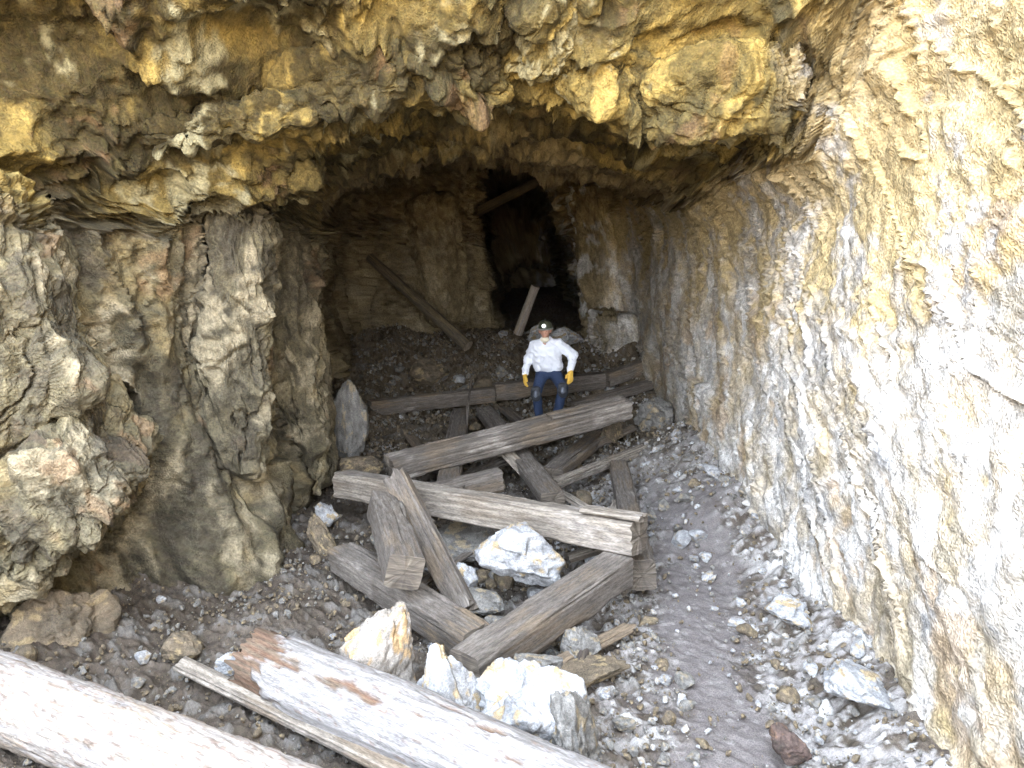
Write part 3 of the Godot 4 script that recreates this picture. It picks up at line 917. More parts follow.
# ---------------------------------------------------------------- bodies: tapered capsules joined smoothly, meshed as surface nets
func body_mesh(bones: Array, cell: float, k: float, wrinkle := 0.0) -> ArrayMesh:
	var lo := Vector3(99, 99, 99)
	var hi := -lo
	for b in bones:
		var r: float = maxf(b[2], b[3]) + 3.0 * cell + k
		for e in 2:
			lo = lo.min(b[e] - Vector3(r, r, r))
			hi = hi.max(b[e] + Vector3(r, r, r))
	var dim := Vector3i(((hi - lo) / cell).ceil()) + Vector3i(2, 2, 2)
	var f := PackedFloat32Array()
	f.resize(dim.x * dim.y * dim.z)
	for b in bones:
		var pa: Vector3 = b[0]
		var pb: Vector3 = b[1]
		var ra: float = b[2]
		var rb: float = b[3]
		var m := maxf(ra, rb) + 5.0 * k + cell
		var l := Vector3i(((pa.min(pb) - Vector3(m, m, m) - lo) / cell).floor()).clamp(Vector3i.ZERO, dim - Vector3i.ONE)
		var h := Vector3i(((pa.max(pb) + Vector3(m, m, m) - lo) / cell).ceil()).clamp(Vector3i.ZERO, dim - Vector3i.ONE)
		var ab := pb - pa
		var l2 := maxf(ab.length_squared(), 1e-8)
		for z in range(l.z, h.z + 1):
			for y in range(l.y, h.y + 1):
				var row := (z * dim.y + y) * dim.x
				for x in range(l.x, h.x + 1):
					var p := lo + Vector3(x, y, z) * cell - pa
					var t := clampf(p.dot(ab) / l2, 0.0, 1.0)
					var d := (p - ab * t).length() - ra - (rb - ra) * t
					if d < 6.0 * k:
						f[row + x] += exp(minf(-d / k, 30.0))
	for i in f.size():
		f[i] = log(f[i]) * k if f[i] > 1e-9 else -1.0
	if wrinkle > 0.0:
		for z in dim.z:
			for y in dim.y:
				for x in dim.x:
					var i := (z * dim.y + y) * dim.x + x
					if absf(f[i]) < 0.06:
						var p := lo + Vector3(x, y, z) * cell
						f[i] += wrinkle * (ne.get_noise_3d(p.x * 3.0 + p.y * 1.5, p.y * 4.0, p.z * 3.0) + 0.5 * nb.get_noise_3d(p.x * 5.0, p.y * 5.0, p.z * 5.0))
	var v := PackedVector3Array()
	var idx := PackedInt32Array()
	var at := PackedInt32Array()
	at.resize(f.size())
	at.fill(-1)
	var sx := 1
	var sy := dim.x
	var sz := dim.x * dim.y
	var corner := [0, sx, sy, sx + sy, sz, sz + sx, sz + sy, sz + sx + sy]
	var edges := [[0, 1], [2, 3], [4, 5], [6, 7], [0, 2], [1, 3], [4, 6], [5, 7], [0, 4], [1, 5], [2, 6], [3, 7]]
	for z in dim.z - 1:
		for y in dim.y - 1:
			for x in dim.x - 1:
				var i := (z * dim.y + y) * dim.x + x
				var inside := 0
				for c in corner:
					if f[i + c] > 0.0:
						inside += 1
				if inside == 0 or inside == 8:
					continue
				var sum := Vector3.ZERO
				var cnt := 0
				for e in edges:
					var a := f[i + corner[e[0]]]
					var b := f[i + corner[e[1]]]
					if (a > 0.0) != (b > 0.0):
						var t := a / (a - b)
						var p0 := Vector3(e[0] & 1, (e[0] >> 1) & 1, e[0] >> 2)
						var p1 := Vector3(e[1] & 1, (e[1] >> 1) & 1, e[1] >> 2)
						sum += p0.lerp(p1, t)
						cnt += 1
				at[i] = v.size()
				v.append(lo + (Vector3(x, y, z) + sum / cnt) * cell)
	for z in range(1, dim.z - 1):
		for y in range(1, dim.y - 1):
			for x in range(1, dim.x - 1):
				var i := (z * dim.y + y) * dim.x + x
				for e in [[sx, sy, sz], [sy, sz, sx], [sz, sx, sy]]:
					var a := f[i] > 0.0
					if a == (f[i + e[0]] > 0.0):
						continue
					var q := [at[i], at[i - e[1]], at[i - e[1] - e[2]], at[i - e[2]]]
					if q.min() < 0:
						continue
					if a:
						idx.append_array([q[0], q[2], q[1], q[0], q[3], q[2]])
					else:
						idx.append_array([q[0], q[1], q[2], q[0], q[2], q[3]])
	return commit(v, smooth_normals(v, idx), PackedColorArray(), idx)

func mirror_hand(wrist: Vector3, palm: Vector3, across: Vector3, side: float, fat := 1.0) -> Array:
	# palm and five fingers, slightly curled. palm = wrist to knuckles, across = towards the thumb
	var bones := []
	var dirn := palm.normalized()
	var fwd := dirn.cross(across).normalized() * side
	var knuckle := wrist + palm
	for k in 4:
		var o := across * (0.030 - 0.020 * k)
		bones.append([wrist + o * 0.6, knuckle + o, 0.017 * fat, 0.013 * fat])
		var len: float = [0.042, 0.048, 0.044, 0.034][k]
		var j1 := knuckle + o + (dirn * 0.93 + fwd * 0.35).normalized() * len
		var j2 := j1 + (dirn * 0.7 + fwd * 0.7).normalized() * len * 0.75
		bones.append([knuckle + o, j1, 0.0115 * fat, 0.0105 * fat])
		bones.append([j1, j2, 0.0105 * fat, 0.009 * fat])
	var t0 := wrist + palm * 0.25 + across * 0.030
	var t1 := t0 + (dirn * 0.5 + across * 0.8 + fwd * 0.2).normalized() * 0.045
	bones.append([wrist + palm * 0.15, t0, 0.017 * fat, 0.015 * fat])
	bones.append([t0, t1, 0.014 * fat, 0.012 * fat])
	bones.append([t1, t1 + (dirn * 0.85 + across * 0.3 + fwd * 0.3).normalized() * 0.034, 0.012 * fat, 0.010 * fat])
	return bones

func lathe(profile: Array, n: int, squash := Vector3.ONE) -> ArrayMesh:
	var v := PackedVector3Array()
	var idx := PackedInt32Array()
	for p in profile:
		for j in n:
			var a := TAU * j / n
			v.append(Vector3(p[0] * cos(a), p[1], p[0] * sin(a)) * squash)
	for i in profile.size() - 1:
		for j in n:
			var a := i * n + j
			var b := i * n + (j + 1) % n
			idx.append_array([a, a + n, b, b, a + n, b + n])
	return commit(v, smooth_normals(v, idx), PackedColorArray(), idx)

func build_person() -> void:
	var where := Vector3(0.585, ground_y(0.585, 12.75) + 0.02, -12.75)
	var o := base("person", where)
	o.rotation = Vector3(0.0, -0.16, 0.035)
	tag(o, "person in white sweatshirt, jeans, yellow gloves and hard hat standing behind the timbers", "person")
	var head := Vector3(0.0, 1.475, 0.08)
	var sl := Vector3(-0.195, 1.235, 0.0)
	var sr := Vector3(0.205, 1.25, 0.0)
	var el := Vector3(-0.315, 0.985, -0.10)
	var er := Vector3(0.425, 1.06, -0.08)
	var wl := Vector3(-0.345, 0.775, 0.05)
	var wr := Vector3(0.385, 0.815, 0.06)
	var hl := Vector3(-0.085, 0.77, -0.10)
	var hr := Vector3(0.115, 0.77, -0.10)
	var kl := Vector3(-0.155, 0.52, 0.17)
	var kr := Vector3(0.275, 0.58, 0.18)
	var al := Vector3(-0.15, 0.08, -0.02)
	var ar := Vector3(0.15, 0.12, 0.02)
	var pelvis := Vector3(0.015, 0.82, -0.11)
	# the body: head with face, neck, trunk and limbs in one skin
	var body := [
		[head + Vector3(0, 0.035, -0.02), head + Vector3(0, 0.03, 0.0), 0.094, 0.09], [head + Vector3(0, 0.0, 0.02), head + Vector3(0, -0.075, 0.04), 0.074, 0.046],
		[head + Vector3(0, 0.015, 0.088), head + Vector3(0, -0.022, 0.104), 0.010, 0.014], [head + Vector3(-0.016, -0.062, 0.083), head + Vector3(0.016, -0.062, 0.083), 0.010, 0.010],
		[head + Vector3(-0.055, 0.028, 0.062), head + Vector3(0.055, 0.028, 0.062), 0.018, 0.018],
		[head + Vector3(-0.093, 0.02, -0.01), head + Vector3(-0.09, -0.02, 0.0), 0.014, 0.010], [head + Vector3(0.093, 0.02, -0.01), head + Vector3(0.09, -0.02, 0.0), 0.014, 0.010],
		[head + Vector3(0, -0.06, -0.02), Vector3(0.0, 1.29, 0.0), 0.056, 0.062],
		[Vector3(0, 1.25, -0.02), pelvis, 0.10, 0.10], [sl, sr, 0.05, 0.05], [sl, el, 0.045, 0.04], [el, wl, 0.038, 0.026], [sr, er, 0.045, 0.04], [er, wr, 0.038, 0.026],
		[hl, kl, 0.065, 0.048], [kl, al, 0.045, 0.034], [hr, kr, 0.065, 0.048], [kr, ar, 0.045, 0.034],
	]
	put("body", body_mesh(body, 0.010, 0.008), M.skin, o)
	for s in [-1, 1]:
		put("eye", body_mesh([[head + Vector3(0.034 * s, 0.012, 0.080), head + Vector3(0.036 * s, 0.012, 0.081), 0.010, 0.010]], 0.004, 0.002), M.eye, o)
	put("mouth", body_mesh([[head + Vector3(-0.018, -0.060, 0.092), head + Vector3(0.018, -0.060, 0.092), 0.004, 0.004]], 0.003, 0.002), M.lips, o)
	put("hair", body_mesh([[head + Vector3(-0.07, 0.03, -0.06), head + Vector3(0.07, 0.03, -0.06), 0.035, 0.035], [head + Vector3(-0.06, -0.03, -0.06), head + Vector3(0.06, -0.03, -0.06), 0.03, 0.03]], 0.008, 0.008), M.hair, o)
	# sweatshirt, loose over the arms, ribbed band at the waist
	var shirt := [
		[sl + Vector3(0.03, -0.01, 0.0), sr + Vector3(-0.03, -0.01, 0.0), 0.092, 0.092], [Vector3(-0.10, 1.19, 0.0), Vector3(-0.11, 0.93, -0.08), 0.125, 0.118], [Vector3(0.11, 1.19, 0.0), Vector3(0.13, 0.93, -0.08), 0.125, 0.118],
		[Vector3(0.0, 1.1, 0.01), Vector3(0.0, 0.93, -0.05), 0.12, 0.13], [Vector3(-0.12, 0.885, -0.09), Vector3(0.14, 0.885, -0.09), 0.102, 0.102],
		[sl, el, 0.084, 0.072], [el, wl + Vector3(0, 0.03, -0.01), 0.072, 0.050], [sr, er, 0.084, 0.072], [er, wr + Vector3(0, 0.03, -0.01), 0.072, 0.050],
		[Vector3(-0.03, 1.33, 0.01), Vector3(0.03, 1.33, 0.01), 0.062, 0.062],
	]
	put("sweatshirt", body_mesh(shirt, 0.011, 0.014, 0.024), M.shirt, o)
	var jeans := [
		[pelvis + Vector3(-0.075, -0.02, 0), pelvis + Vector3(0.085, -0.02, 0), 0.115, 0.115], [hl, kl, 0.105, 0.080], [kl, al + Vector3(0, 0.02, 0), 0.078, 0.070], [hr, kr, 0.105, 0.080], [kr, ar + Vector3(0, 0.02, 0), 0.078, 0.070],
	]
	put("jeans", body_mesh(jeans, 0.012, 0.012, 0.012), M.denim, o)
	for e in [[kl, hl, al], [kr, hr, ar]]:
		var kn: Vector3 = e[0] + Vector3(0, -0.01, 0.035)
		var pad := [[kn + Vector3(-0.025, 0.055, 0.0), kn + Vector3(0.025, 0.055, 0.0), 0.052, 0.052], [kn + Vector3(-0.03, -0.03, 0.012), kn + Vector3(0.03, -0.03, 0.012), 0.058, 0.058], [kn + Vector3(-0.02, -0.09, -0.01), kn + Vector3(0.02, -0.09, -0.01), 0.05, 0.05]]
		var kp := put("knee_pad", body_mesh(pad, 0.009, 0.010), M.pad, o)
		put("cap", body_mesh([[kn + Vector3(0, 0.02, 0.052), kn + Vector3(0, -0.035, 0.058), 0.026, 0.03]], 0.008, 0.006), M.pad_cap, kp)
	for e in [[al, -1.0], [ar, 1.0]]:
		var an: Vector3 = e[0]
		put("boot", body_mesh([[an + Vector3(0, 0.02, 0), an + Vector3(0, -0.05, 0.0), 0.052, 0.055], [an + Vector3(0, -0.06, -0.02), an + Vector3(0.03 * e[1], -0.075, 0.17), 0.048, 0.042]], 0.012, 0.010), M.boot, o)
	put("glove", body_mesh(mirror_hand(wl + Vector3(0, -0.005, 0.005), Vector3(-0.004, -0.10, 0.02), Vector3(0.35, 0, 0.94), -1.0, 1.65) + [[wl + Vector3(0, 0.012, -0.002), wl, 0.044, 0.036]], 0.007, 0.005), M.glove, o)
	put("glove", body_mesh(mirror_hand(wr + Vector3(0, -0.005, 0.005), Vector3(0.0, -0.10, 0.02), Vector3(-0.75, 0, 0.66), 1.0, 1.65) + [[wr + Vector3(0, 0.012, -0.002), wr, 0.044, 0.036]], 0.007, 0.005), M.glove, o)
	# dust mask pulled down under the chin
	put("dust_mask", body_mesh([[head + Vector3(-0.035, -0.125, 0.055), head + Vector3(0.035, -0.125, 0.055), 0.036, 0.036], [head + Vector3(0, -0.13, 0.07), head + Vector3(0, -0.16, 0.05), 0.038, 0.025]], 0.008, 0.008), M.mask, o)
	# hard hat with lamp
	var hat := put("hard_hat", lathe([[0.0, 0.150], [0.045, 0.143], [0.082, 0.120], [0.105, 0.084], [0.115, 0.045], [0.118, 0.020], [0.112, 0.012], [0.104, 0.04], [0.0, 0.13]], 36, Vector3(0.96, 1, 1.12)), M.hat, o)
	hat.position = head + Vector3(0, 0.03, -0.02)
	hat.rotation_degrees = Vector3(3, 0, 0)
	var brim := put("brim", lathe([[0.10, 0.022], [0.140, 0.010], [0.142, 0.004], [0.100, 0.012]], 36, Vector3(0.92, 1, 1.18)), M.brim, hat)
	brim.position = Vector3(0, 0.004, 0.014)
	var ridge := put("ridge", body_mesh([[Vector3(0, 0.15, -0.06), Vector3(0, 0.150, 0.05), 0.012, 0.012], [Vector3(0, 0.150, 0.05), Vector3(0, 0.10, 0.105), 0.012, 0.012]], 0.006, 0.004), M.hat, hat)
	ridge.position = Vector3.ZERO
	var lamp := put("headlamp", lathe([[0.0, 0.0], [0.024, 0.0], [0.030, 0.022], [0.030, 0.030], [0.025, 0.030], [0.0, 0.026]], 24), M.chrome, hat)
	lamp.position = Vector3(0, 0.068, 0.122)
	lamp.rotation_degrees = Vector3(78, 0, 0)

# ---------------------------------------------------------------- what lies about
func pt(x: float, y: float, d: float) -> Vector3:
	return Vector3(x, y, -d)

func build_timbers() -> void:
	var pile := "fallen mine timbers in the pile"
	# squared timbers: ends, width, height, look
	tag(timber("squared_timber", pt(-1.40, 0.40, 9.0), pt(1.50, 0.80, 10.5), 0.30, 0.27, {"seed": 1, "tone": M.wood, "roll": 12, "pale": 0.8, "checks": 9}), "long split timber lying highest across the pile, just below the person", "timber", pile)
	tag(timber("board", pt(0.50, 0.815, 9.92), pt(1.42, 0.935, 10.40), 0.17, 0.05, {"seed": 31, "roll": 12, "pale": 0.9, "ragged": 0.06}), "split grey slab of wood lying on right end of highest timber", "board", pile)
	tag(timber("squared_timber", pt(-1.80, 0.42, 8.3), pt(1.0, 0.64, 6.1), 0.26, 0.27, {"seed": 2, "tone": M.wood_light, "roll": -4, "pale": 0.9, "brown": 0.3, "checks": 6}), "long pale timber running from left wall across middle of the pile", "timber", pile)
	tag(timber("board", pt(0.60, 0.795, 6.32), pt(1.02, 0.825, 6.02), 0.15, 0.045, {"seed": 3, "tone": M.wood_light, "pale": 1.0, "ragged": 0.03}), "short pale board lying on right end of the long pale timber", "board", pile)
	tag(timber("squared_timber", pt(-1.16, 0.60, 7.0), pt(-0.79, 0.55, 5.6), 0.27, 0.26, {"seed": 4, "roll": -14, "ragged": 0.012, "dusty": 1.0}), "short thick timber sloping toward viewer, cut end facing out, left of pile", "timber", pile)
	tag(timber("squared_timber", pt(-1.06, 0.80, 7.15), pt(-0.38, 0.10, 5.95), 0.22, 0.15, {"seed": 5, "roll": 48, "ragged": 0.08, "taper": 0.9}), "narrow timber leaning on the long pale timber beside the short thick one", "timber", pile)
	tag(timber("squared_timber", pt(-1.52, 0.14, 6.9), pt(-0.24, 0.17, 5.25), 0.26, 0.25, {"seed": 6, "roll": 8, "brown": 0.9, "tone": M.wood}), "brown timber lying lowest at left, under the short thick timber", "timber", pile)
	tag(timber("squared_timber", pt(-0.30, 0.22, 4.78), pt(0.86, 0.36, 6.12), 0.26, 0.28, {"seed": 7, "tone": M.wood, "roll": 2, "ragged": 0.012, "pale": 0.35, "checks": 4}), "thick dark grey timber in front of the pile behind the white rocks", "timber", pile)
	tag(timber("squared_timber", pt(1.32, 0.20, 9.6), pt(1.07, 0.26, 6.25), 0.22, 0.26, {"seed": 8, "tone": M.wood, "pale": 0.7, "roll": 4}), "timber pointing at viewer under right end of the long pale timber", "timber", pile)
	tag(timber("board", pt(1.24, 0.14, 6.9), pt(0.92, 0.20, 6.22), 0.05, 0.22, {"seed": 9, "tone": M.wood_light, "pale": 0.8}), "thin upright board beside end of the timber pointing at viewer", "board", pile)
	tag(timber("squared_timber", pt(-0.42, 0.36, 12.4), pt(0.44, 0.22, 8.4), 0.26, 0.16, {"seed": 10, "dusty": 0.9, "roll": 6}), "wide flat timber running back under the highest timber, right one of two", "timber", pile)
	tag(timber("squared_timber", pt(-0.80, 0.36, 12.2), pt(-0.72, 0.22, 8.75), 0.27, 0.18, {"seed": 11, "dusty": 1.0}), "wide flat timber running back under the highest timber, left one of two", "timber", pile)
	tag(timber("squared_timber", pt(-0.98, 0.20, 8.5), pt(-0.13, 0.33, 8.75), 0.2, 0.25, {"seed": 12, "dusty": 0.8, "ragged": 0.02}), "short timber lying just behind the long pale timber, at middle", "timber", pile)
	tag(timber("board", pt(-0.14, 0.42, 9.9), pt(0.34, 0.10, 9.2), 0.16, 0.04, {"seed": 13, "tone": M.wood_light, "ragged": 0.14, "roll": 35}), "splintered board leaning under the highest timber", "board", pile)
	tag(timber("board", pt(0.38, 0.24, 8.9), pt(0.80, 0.10, 8.45), 0.12, 0.03, {"seed": 14, "tone": M.wood_light, "ragged": 0.14, "pale": 1.0, "roll": 20}), "pale splintered board just behind the long pale timber", "board", pile)
	tag(timber("squared_timber", pt(0.50, 0.12, 9.75), pt(1.42, 0.20, 11.8), 0.30, 0.14, {"seed": 15, "dusty": 0.8, "brown": 0.8}), "wide dusty plank slanting back toward right wall", "timber", pile)
	tag(timber("board", pt(0.50, 0.14, 9.2), pt(1.75, 0.24, 10.5), 0.13, 0.12, {"seed": 16, "dusty": 0.9, "tone": M.wood_light}), "narrow timber lying low toward right wall, in front of wide plank", "board", pile)
	tag(timber("squared_timber", pt(-2.35, 0.28, 13.1), pt(-0.34, 0.33, 14.1), 0.24, 0.26, {"seed": 17, "dusty": 1.0, "brown": 0.9}), "dark timber at the back of the pile, left of the person", "timber", pile)
	tag(timber("squared_timber", pt(-0.30, 0.38, 14.05), pt(1.66, 0.50, 14.6), 0.28, 0.30, {"seed": 18, "dusty": 0.7, "brown": 0.6}), "timber lying right behind the person's legs", "timber", pile)
	tag(timber("squared_timber", pt(1.72, 0.52, 14.55), pt(2.45, 0.68, 15.0), 0.26, 0.26, {"seed": 19, "dusty": 0.9, "brown": 0.8}), "short timber at the back reaching the right wall", "timber", pile)
	tag(timber("squared_timber", pt(1.0, 0.26, 13.3), pt(2.42, 0.50, 14.1), 0.22, 0.16, {"seed": 20, "dusty": 0.9}), "low timber beside the person's left boot, ending at right wall", "timber", pile)
	tag(timber("board", pt(-0.70, 0.02, 8.0), pt(-0.50, 0.50, 7.7), 0.12, 0.035, {"seed": 21, "ragged": 0.16, "tone": M.wood_dark, "taper": 0.5, "roll": 60}), "small dark splinter of wood standing behind the long pale timber", "board", pile)
	tag(timber("board", pt(0.50, 0.20, 6.75), pt(0.88, 0.24, 6.95), 0.10, 0.08, {"seed": 22, "tone": M.wood_light}), "short block of wood under the long pale timber beside large white rock", "board", pile)
	tag(timber("board", pt(0.74, 0.10, 6.75), pt(0.10, 0.06, 5.7), 0.20, 0.06, {"seed": 23, "brown": 0.6}), "flat board on the ground between large white rock and dark grey timber", "board", pile)
	tag(timber("board", pt(0.30, 0.44, 7.35), pt(0.74, 0.36, 6.7), 0.16, 0.06, {"seed": 24, "ragged": 0.05, "tone": M.wood, "roll": 25}), "broken board end under right half of the long pale timber", "board", pile)
	tag(timber("board", pt(-0.66, 0.2, 11.2), pt(-0.62, 0.95, 12.3), 0.035, 0.035, {"seed": 25, "tone": M.wood_dark, "bevel": 0.012, "bend": 0.08}), "thin dark stick leaning up over the dark back timber", "stick", pile)
	tag(timber("board", pt(0.38, 0.02, 4.62), pt(0.52, 0.08, 5.35), 0.08, 0.12, {"seed": 26, "tone": M.wood_dark, "brown": 0.9, "ragged": 0.05}), "dark board stub on edge right of the white rocks", "board", pile)
	tag(timber("board", pt(-2.24, 0.12, 5.06), pt(-0.50, 0.20, 3.76), 0.12, 0.05, {"seed": 27, "tone": M.wood_light, "roll": 22, "pale": 0.5}), "weathered plank lying between the two logs in the foreground", "plank")
	tag(log_thing("peeled_log", pt(-3.40, 0.29, 4.58), pt(-0.36, 0.29, 3.06), 0.22, 0.21, 1, "peeled"), "pale peeled log flecked with bark at lower left corner", "log", "logs in the foreground")
	tag(log_thing("peeled_log", pt(-1.66, 0.24, 4.88), pt(0.60, 0.26, 3.26), 0.225, 0.23, 2, "rotten"), "grey log with torn skin and brown rotten end, lying beside the plank", "log", "logs in the foreground")
	# broken boards and splinters packed between the timbers
	var bits := [
		[pt(-0.62, 0.10, 9.6), pt(0.20, 0.16, 10.6), 0.16, 0.06, "weathered board lying behind the short timber at middle of the pile"],
		[pt(0.10, 0.12, 8.15), pt(0.72, 0.18, 7.55), 0.14, 0.05, "grey board under the pale splintered board"],
		[pt(-0.95, 0.08, 10.0), pt(-1.45, 0.20, 11.3), 0.18, 0.07, "board lying behind the left half of the highest timber"],
		[pt(0.95, 0.14, 10.8), pt(1.75, 0.30, 11.5), 0.15, 0.06, "broken board beyond the right end of the highest timber"],
		[pt(0.30, 0.16, 11.2), pt(1.15, 0.22, 12.1), 0.20, 0.08, "flat board in front of the person's feet"],
		[pt(-0.15, 0.06, 6.9), pt(0.36, 0.26, 7.3), 0.13, 0.05, "dark board behind the large white rock"],
		[pt(-0.82, 0.06, 6.4), pt(-0.44, 0.12, 7.0), 0.14, 0.05, "broken board beside the greenish grey slab"],
		[pt(0.85, 0.10, 7.3), pt(1.12, 0.20, 8.3), 0.12, 0.06, "short board left of the timber pointing at viewer"],
		[pt(0.30, 0.06, 5.15), pt(0.86, 0.10, 5.62), 0.12, 0.05, "dark rotten board on the rubble right of the dark grey timber"],
		[pt(-0.10, 0.22, 13.2), pt(0.30, 0.16, 11.9), 0.22, 0.09, "wide board running back on the left of the person"],
	]
	for k in bits.size():
		var e: Array = bits[k]
		tag(timber("board", e[0], e[1], e[2], e[3], {"seed": 40 + k, "ragged": 0.10, "roll": [12, -18, 8, 24, -6][k % 5], "tone": [M.wood, M.wood_light, M.wood_brown][k % 3], "dusty": 0.9, "checks": 5, "taper": 0.85}), e[4], "board", pile)
	# deep inside
	tag(log_thing("pole", pt(0.12, 1.10, 17.0), pt(0.49, 2.12, 16.8), 0.10, 0.09, 3, "pale"), "short pale post leaning in front of the dark inner hole", "post")
	tag(log_thing("pole", pt(-0.95, 3.74, 20.6), pt(1.15, 4.75, 19.9), 0.12, 0.11, 4, "dark"), "log jammed diagonally high across the dark inner opening", "log")
	tag(log_thing("pole", pt(-2.95, 2.70, 16.9), pt(-0.85, 1.02, 15.5), 0.10, 0.12, 5, "dark"), "long pole leaning against the dim back wall at left", "pole")

func build_rocks() -> void:
	var white := [Color(0.40, 0.39, 0.37), Color(0.22, 0.215, 0.207), Color(0.32, 0.245, 0.145)]
	var grey := [Color(0.21, 0.195, 0.17), Color(0.12, 0.11, 0.095), Color(0.25, 0.20, 0.13)]
	var brown := [Color(0.17, 0.13, 0.085), Color(0.10, 0.08, 0.055), Color(0.24, 0.18, 0.10)]
	var cream := [Color(0.36, 0.32, 0.27), Color(0.22, 0.19, 0.155), Color(0.34, 0.23, 0.12)]
	var hero := [
		# name, centre, half sizes, turn, seed, palette, peak, label
		["white_rock", pt(0.10, 0.36, 6.30), Vector3(0.31, 0.24, 0.26), Vector3(0, 20, -14), 3, white, 0.0, "large white rock with ochre stain in the middle of the pile"],
		["white_rock", pt(-0.39, 0.20, 6.35), Vector3(0.11, 0.13, 0.10), Vector3(0, 50, 10), 4, white, 0.2, "small white rock left of the large white rock"],
		["pointed_rock", pt(-0.86, 0.24, 4.75), Vector3(0.32, 0.38, 0.22), Vector3(0, 30, -22), 45, cream, 0.5, "cream pointed rock standing behind the rotten-ended log"],
		["white_rock", pt(-0.40, 0.18, 4.44), Vector3(0.27, 0.30, 0.22), Vector3(0, 10, 12), 6, white, 0.4, "white rock leaning on the log, left one of the front group"],
		["white_rock", pt(0.06, 0.22, 4.32), Vector3(0.33, 0.33, 0.26), Vector3(0, -20, -10), 7, white, 0.1, "largest white rock in front of the thick dark grey timber"],
		["grey_rock", pt(0.32, 0.14, 4.14), Vector3(0.17, 0.28, 0.2), Vector3(0, 40, 12), 8, grey, 0.2, "upright grey rock at right side of the largest white rock"],
		["grey_rock", pt(0.13, 0.28, 4.72), Vector3(0.17, 0.10, 0.12), Vector3(10, 0, 14), 9, grey, 0.0, "flat grey rock behind the largest white rock"],
		["grey_rock", pt(0.48, 0.10, 5.35), Vector3(0.17, 0.13, 0.15), Vector3(0, 30, 0), 10, grey, 0.1, "round grey rock right of the dark grey timber"],
		["brown_boulder", pt(-3.25, 0.26, 5.30), Vector3(0.36, 0.30, 0.28), Vector3(0, 20, 10), 11, brown, 0.1, "tan boulder behind the peeled log under the left overhang"],
		["white_rock", pt(-1.92, 0.17, 8.0), Vector3(0.12, 0.13, 0.11), Vector3(0, 0, 20), 12, white, 0.1, "white rock at foot of left wall beside end of pale timber"],
		["grey_rock", pt(-1.85, 0.22, 9.5), Vector3(0.26, 0.14, 0.2), Vector3(0, 10, 0), 13, brown, 0.0, "flat brown rock behind left end of the highest timber"],
		["brown_boulder", pt(-2.12, 0.55, 10.5), Vector3(0.24, 0.52, 0.3), Vector3(0, 10, 0), 14, grey, 0.2, "tall boulder at left wall where the cavern opens out"],
		["slab_rock", pt(-0.46, 0.10, 7.5), Vector3(0.32, 0.07, 0.34), Vector3(10, 30, 6), 15, grey, 0.0, "flat greenish grey slab behind the narrow leaning timber"],
		["slab_rock", pt(-0.24, 0.10, 6.1), Vector3(0.20, 0.05, 0.18), Vector3(6, 10, -14), 16, grey, 0.0, "flat grey slab in front of the large white rock"],
		["slab_rock", pt(-1.85, 0.10, 7.45), Vector3(0.12, 0.22, 0.08), Vector3(-20, 20, 20), 17, brown, 0.0, "brown slab tilted beside the white rock at left wall"],
		["brown_boulder", pt(-1.55, 0.55, 15.1), Vector3(0.36, 0.28, 0.3), Vector3(0, 10, 8), 18, brown, 0.1, "dim boulder on the rubble slope left of the person"],
		["white_rock", pt(1.15, 1.06, 16.6), Vector3(0.30, 0.2, 0.2), Vector3(0, 0, 0), 19, white, 0.0, "pale rock behind the person's head at the inner hole"],
		["white_rock", pt(0.62, 1.10, 16.7), Vector3(0.26, 0.2, 0.2), Vector3(0, 50, 0), 20, white, 0.0, "pale rock beside the leaning post at the inner hole"],
		["grey_rock", pt(1.56, 0.12, 4.15), Vector3(0.13, 0.11, 0.08), Vector3(0, -30, 26), 21, [Color(0.11, 0.075, 0.06), Color(0.06, 0.045, 0.036), Color(0.16, 0.10, 0.065)], 0.3, "dark reddish rock at lower right on the path edge"],
		["white_rock", pt(-1.93, 0.08, 5.15), Vector3(0.10, 0.09, 0.08), Vector3(0, 10, 0), 22, white, 0.0, "small white rock at rotten end of the grey log"],
		["grey_rock", pt(-0.62, 0.14, 5.9), Vector3(0.09, 0.07, 0.08), Vector3(0, 0, 0), 23, white, 0.0, "pale chip of rock beside foot of the narrow leaning timber"],
		["grey_rock", pt(-0.15, 0.10, 5.5), Vector3(0.18, 0.14, 0.14), Vector3(0, 70, 0), 24, grey, 0.0, "grey rock behind left end of the dark grey timber"],
		["slab_rock", pt(0.44, 0.06, 5.0), Vector3(0.30, 0.05, 0.2), Vector3(0, 20, 5), 25, brown, 0.0, "flat brown slab in front of the dark grey timber"],
		["grey_rock", pt(-2.35, 0.12, 5.35), Vector3(0.13, 0.10, 0.11), Vector3(0, 20, 0), 26, brown, 0.0, "brown stone on the dark floor behind the peeled log"],
		["brown_boulder", pt(1.45, 0.30, 11.3), Vector3(0.16, 0.17, 0.16), Vector3(0, 0, 0), 27, brown, 0.0, "round brown rock lying on the wide dusty plank"],
		["white_rock", pt(2.12, 0.26, 4.6), Vector3(0.20, 0.13, 0.24), Vector3(0, 20, -18), 28, white, 0.0, "white block against the right wall near the viewer"],
		["white_rock", pt(2.1, 0.20, 5.7), Vector3(0.16, 0.11, 0.2), Vector3(0, 60, -14), 29, white, 0.0, "white block at foot of right wall beside the path"],
		["brown_boulder", pt(2.15, 0.42, 11.9), Vector3(0.26, 0.3, 0.35), Vector3(0, 0, 0), 30, grey, 0.1, "grey boulder at foot of right wall beyond the highest timber"],
	]
	for e in hero:
		var big: bool = (e[2] as Vector3).length() > 0.26
		var o := put(e[0], stone_mesh(e[4], 5 if big else 4, 12, 0.22, e[2] * 1.12, e[5], e[6], 0.9), M.stone)
		o.position = e[1] - Vector3(0, 0, 0)
		o.rotation_degrees = e[3]
		tag(o, e[7], "rock")
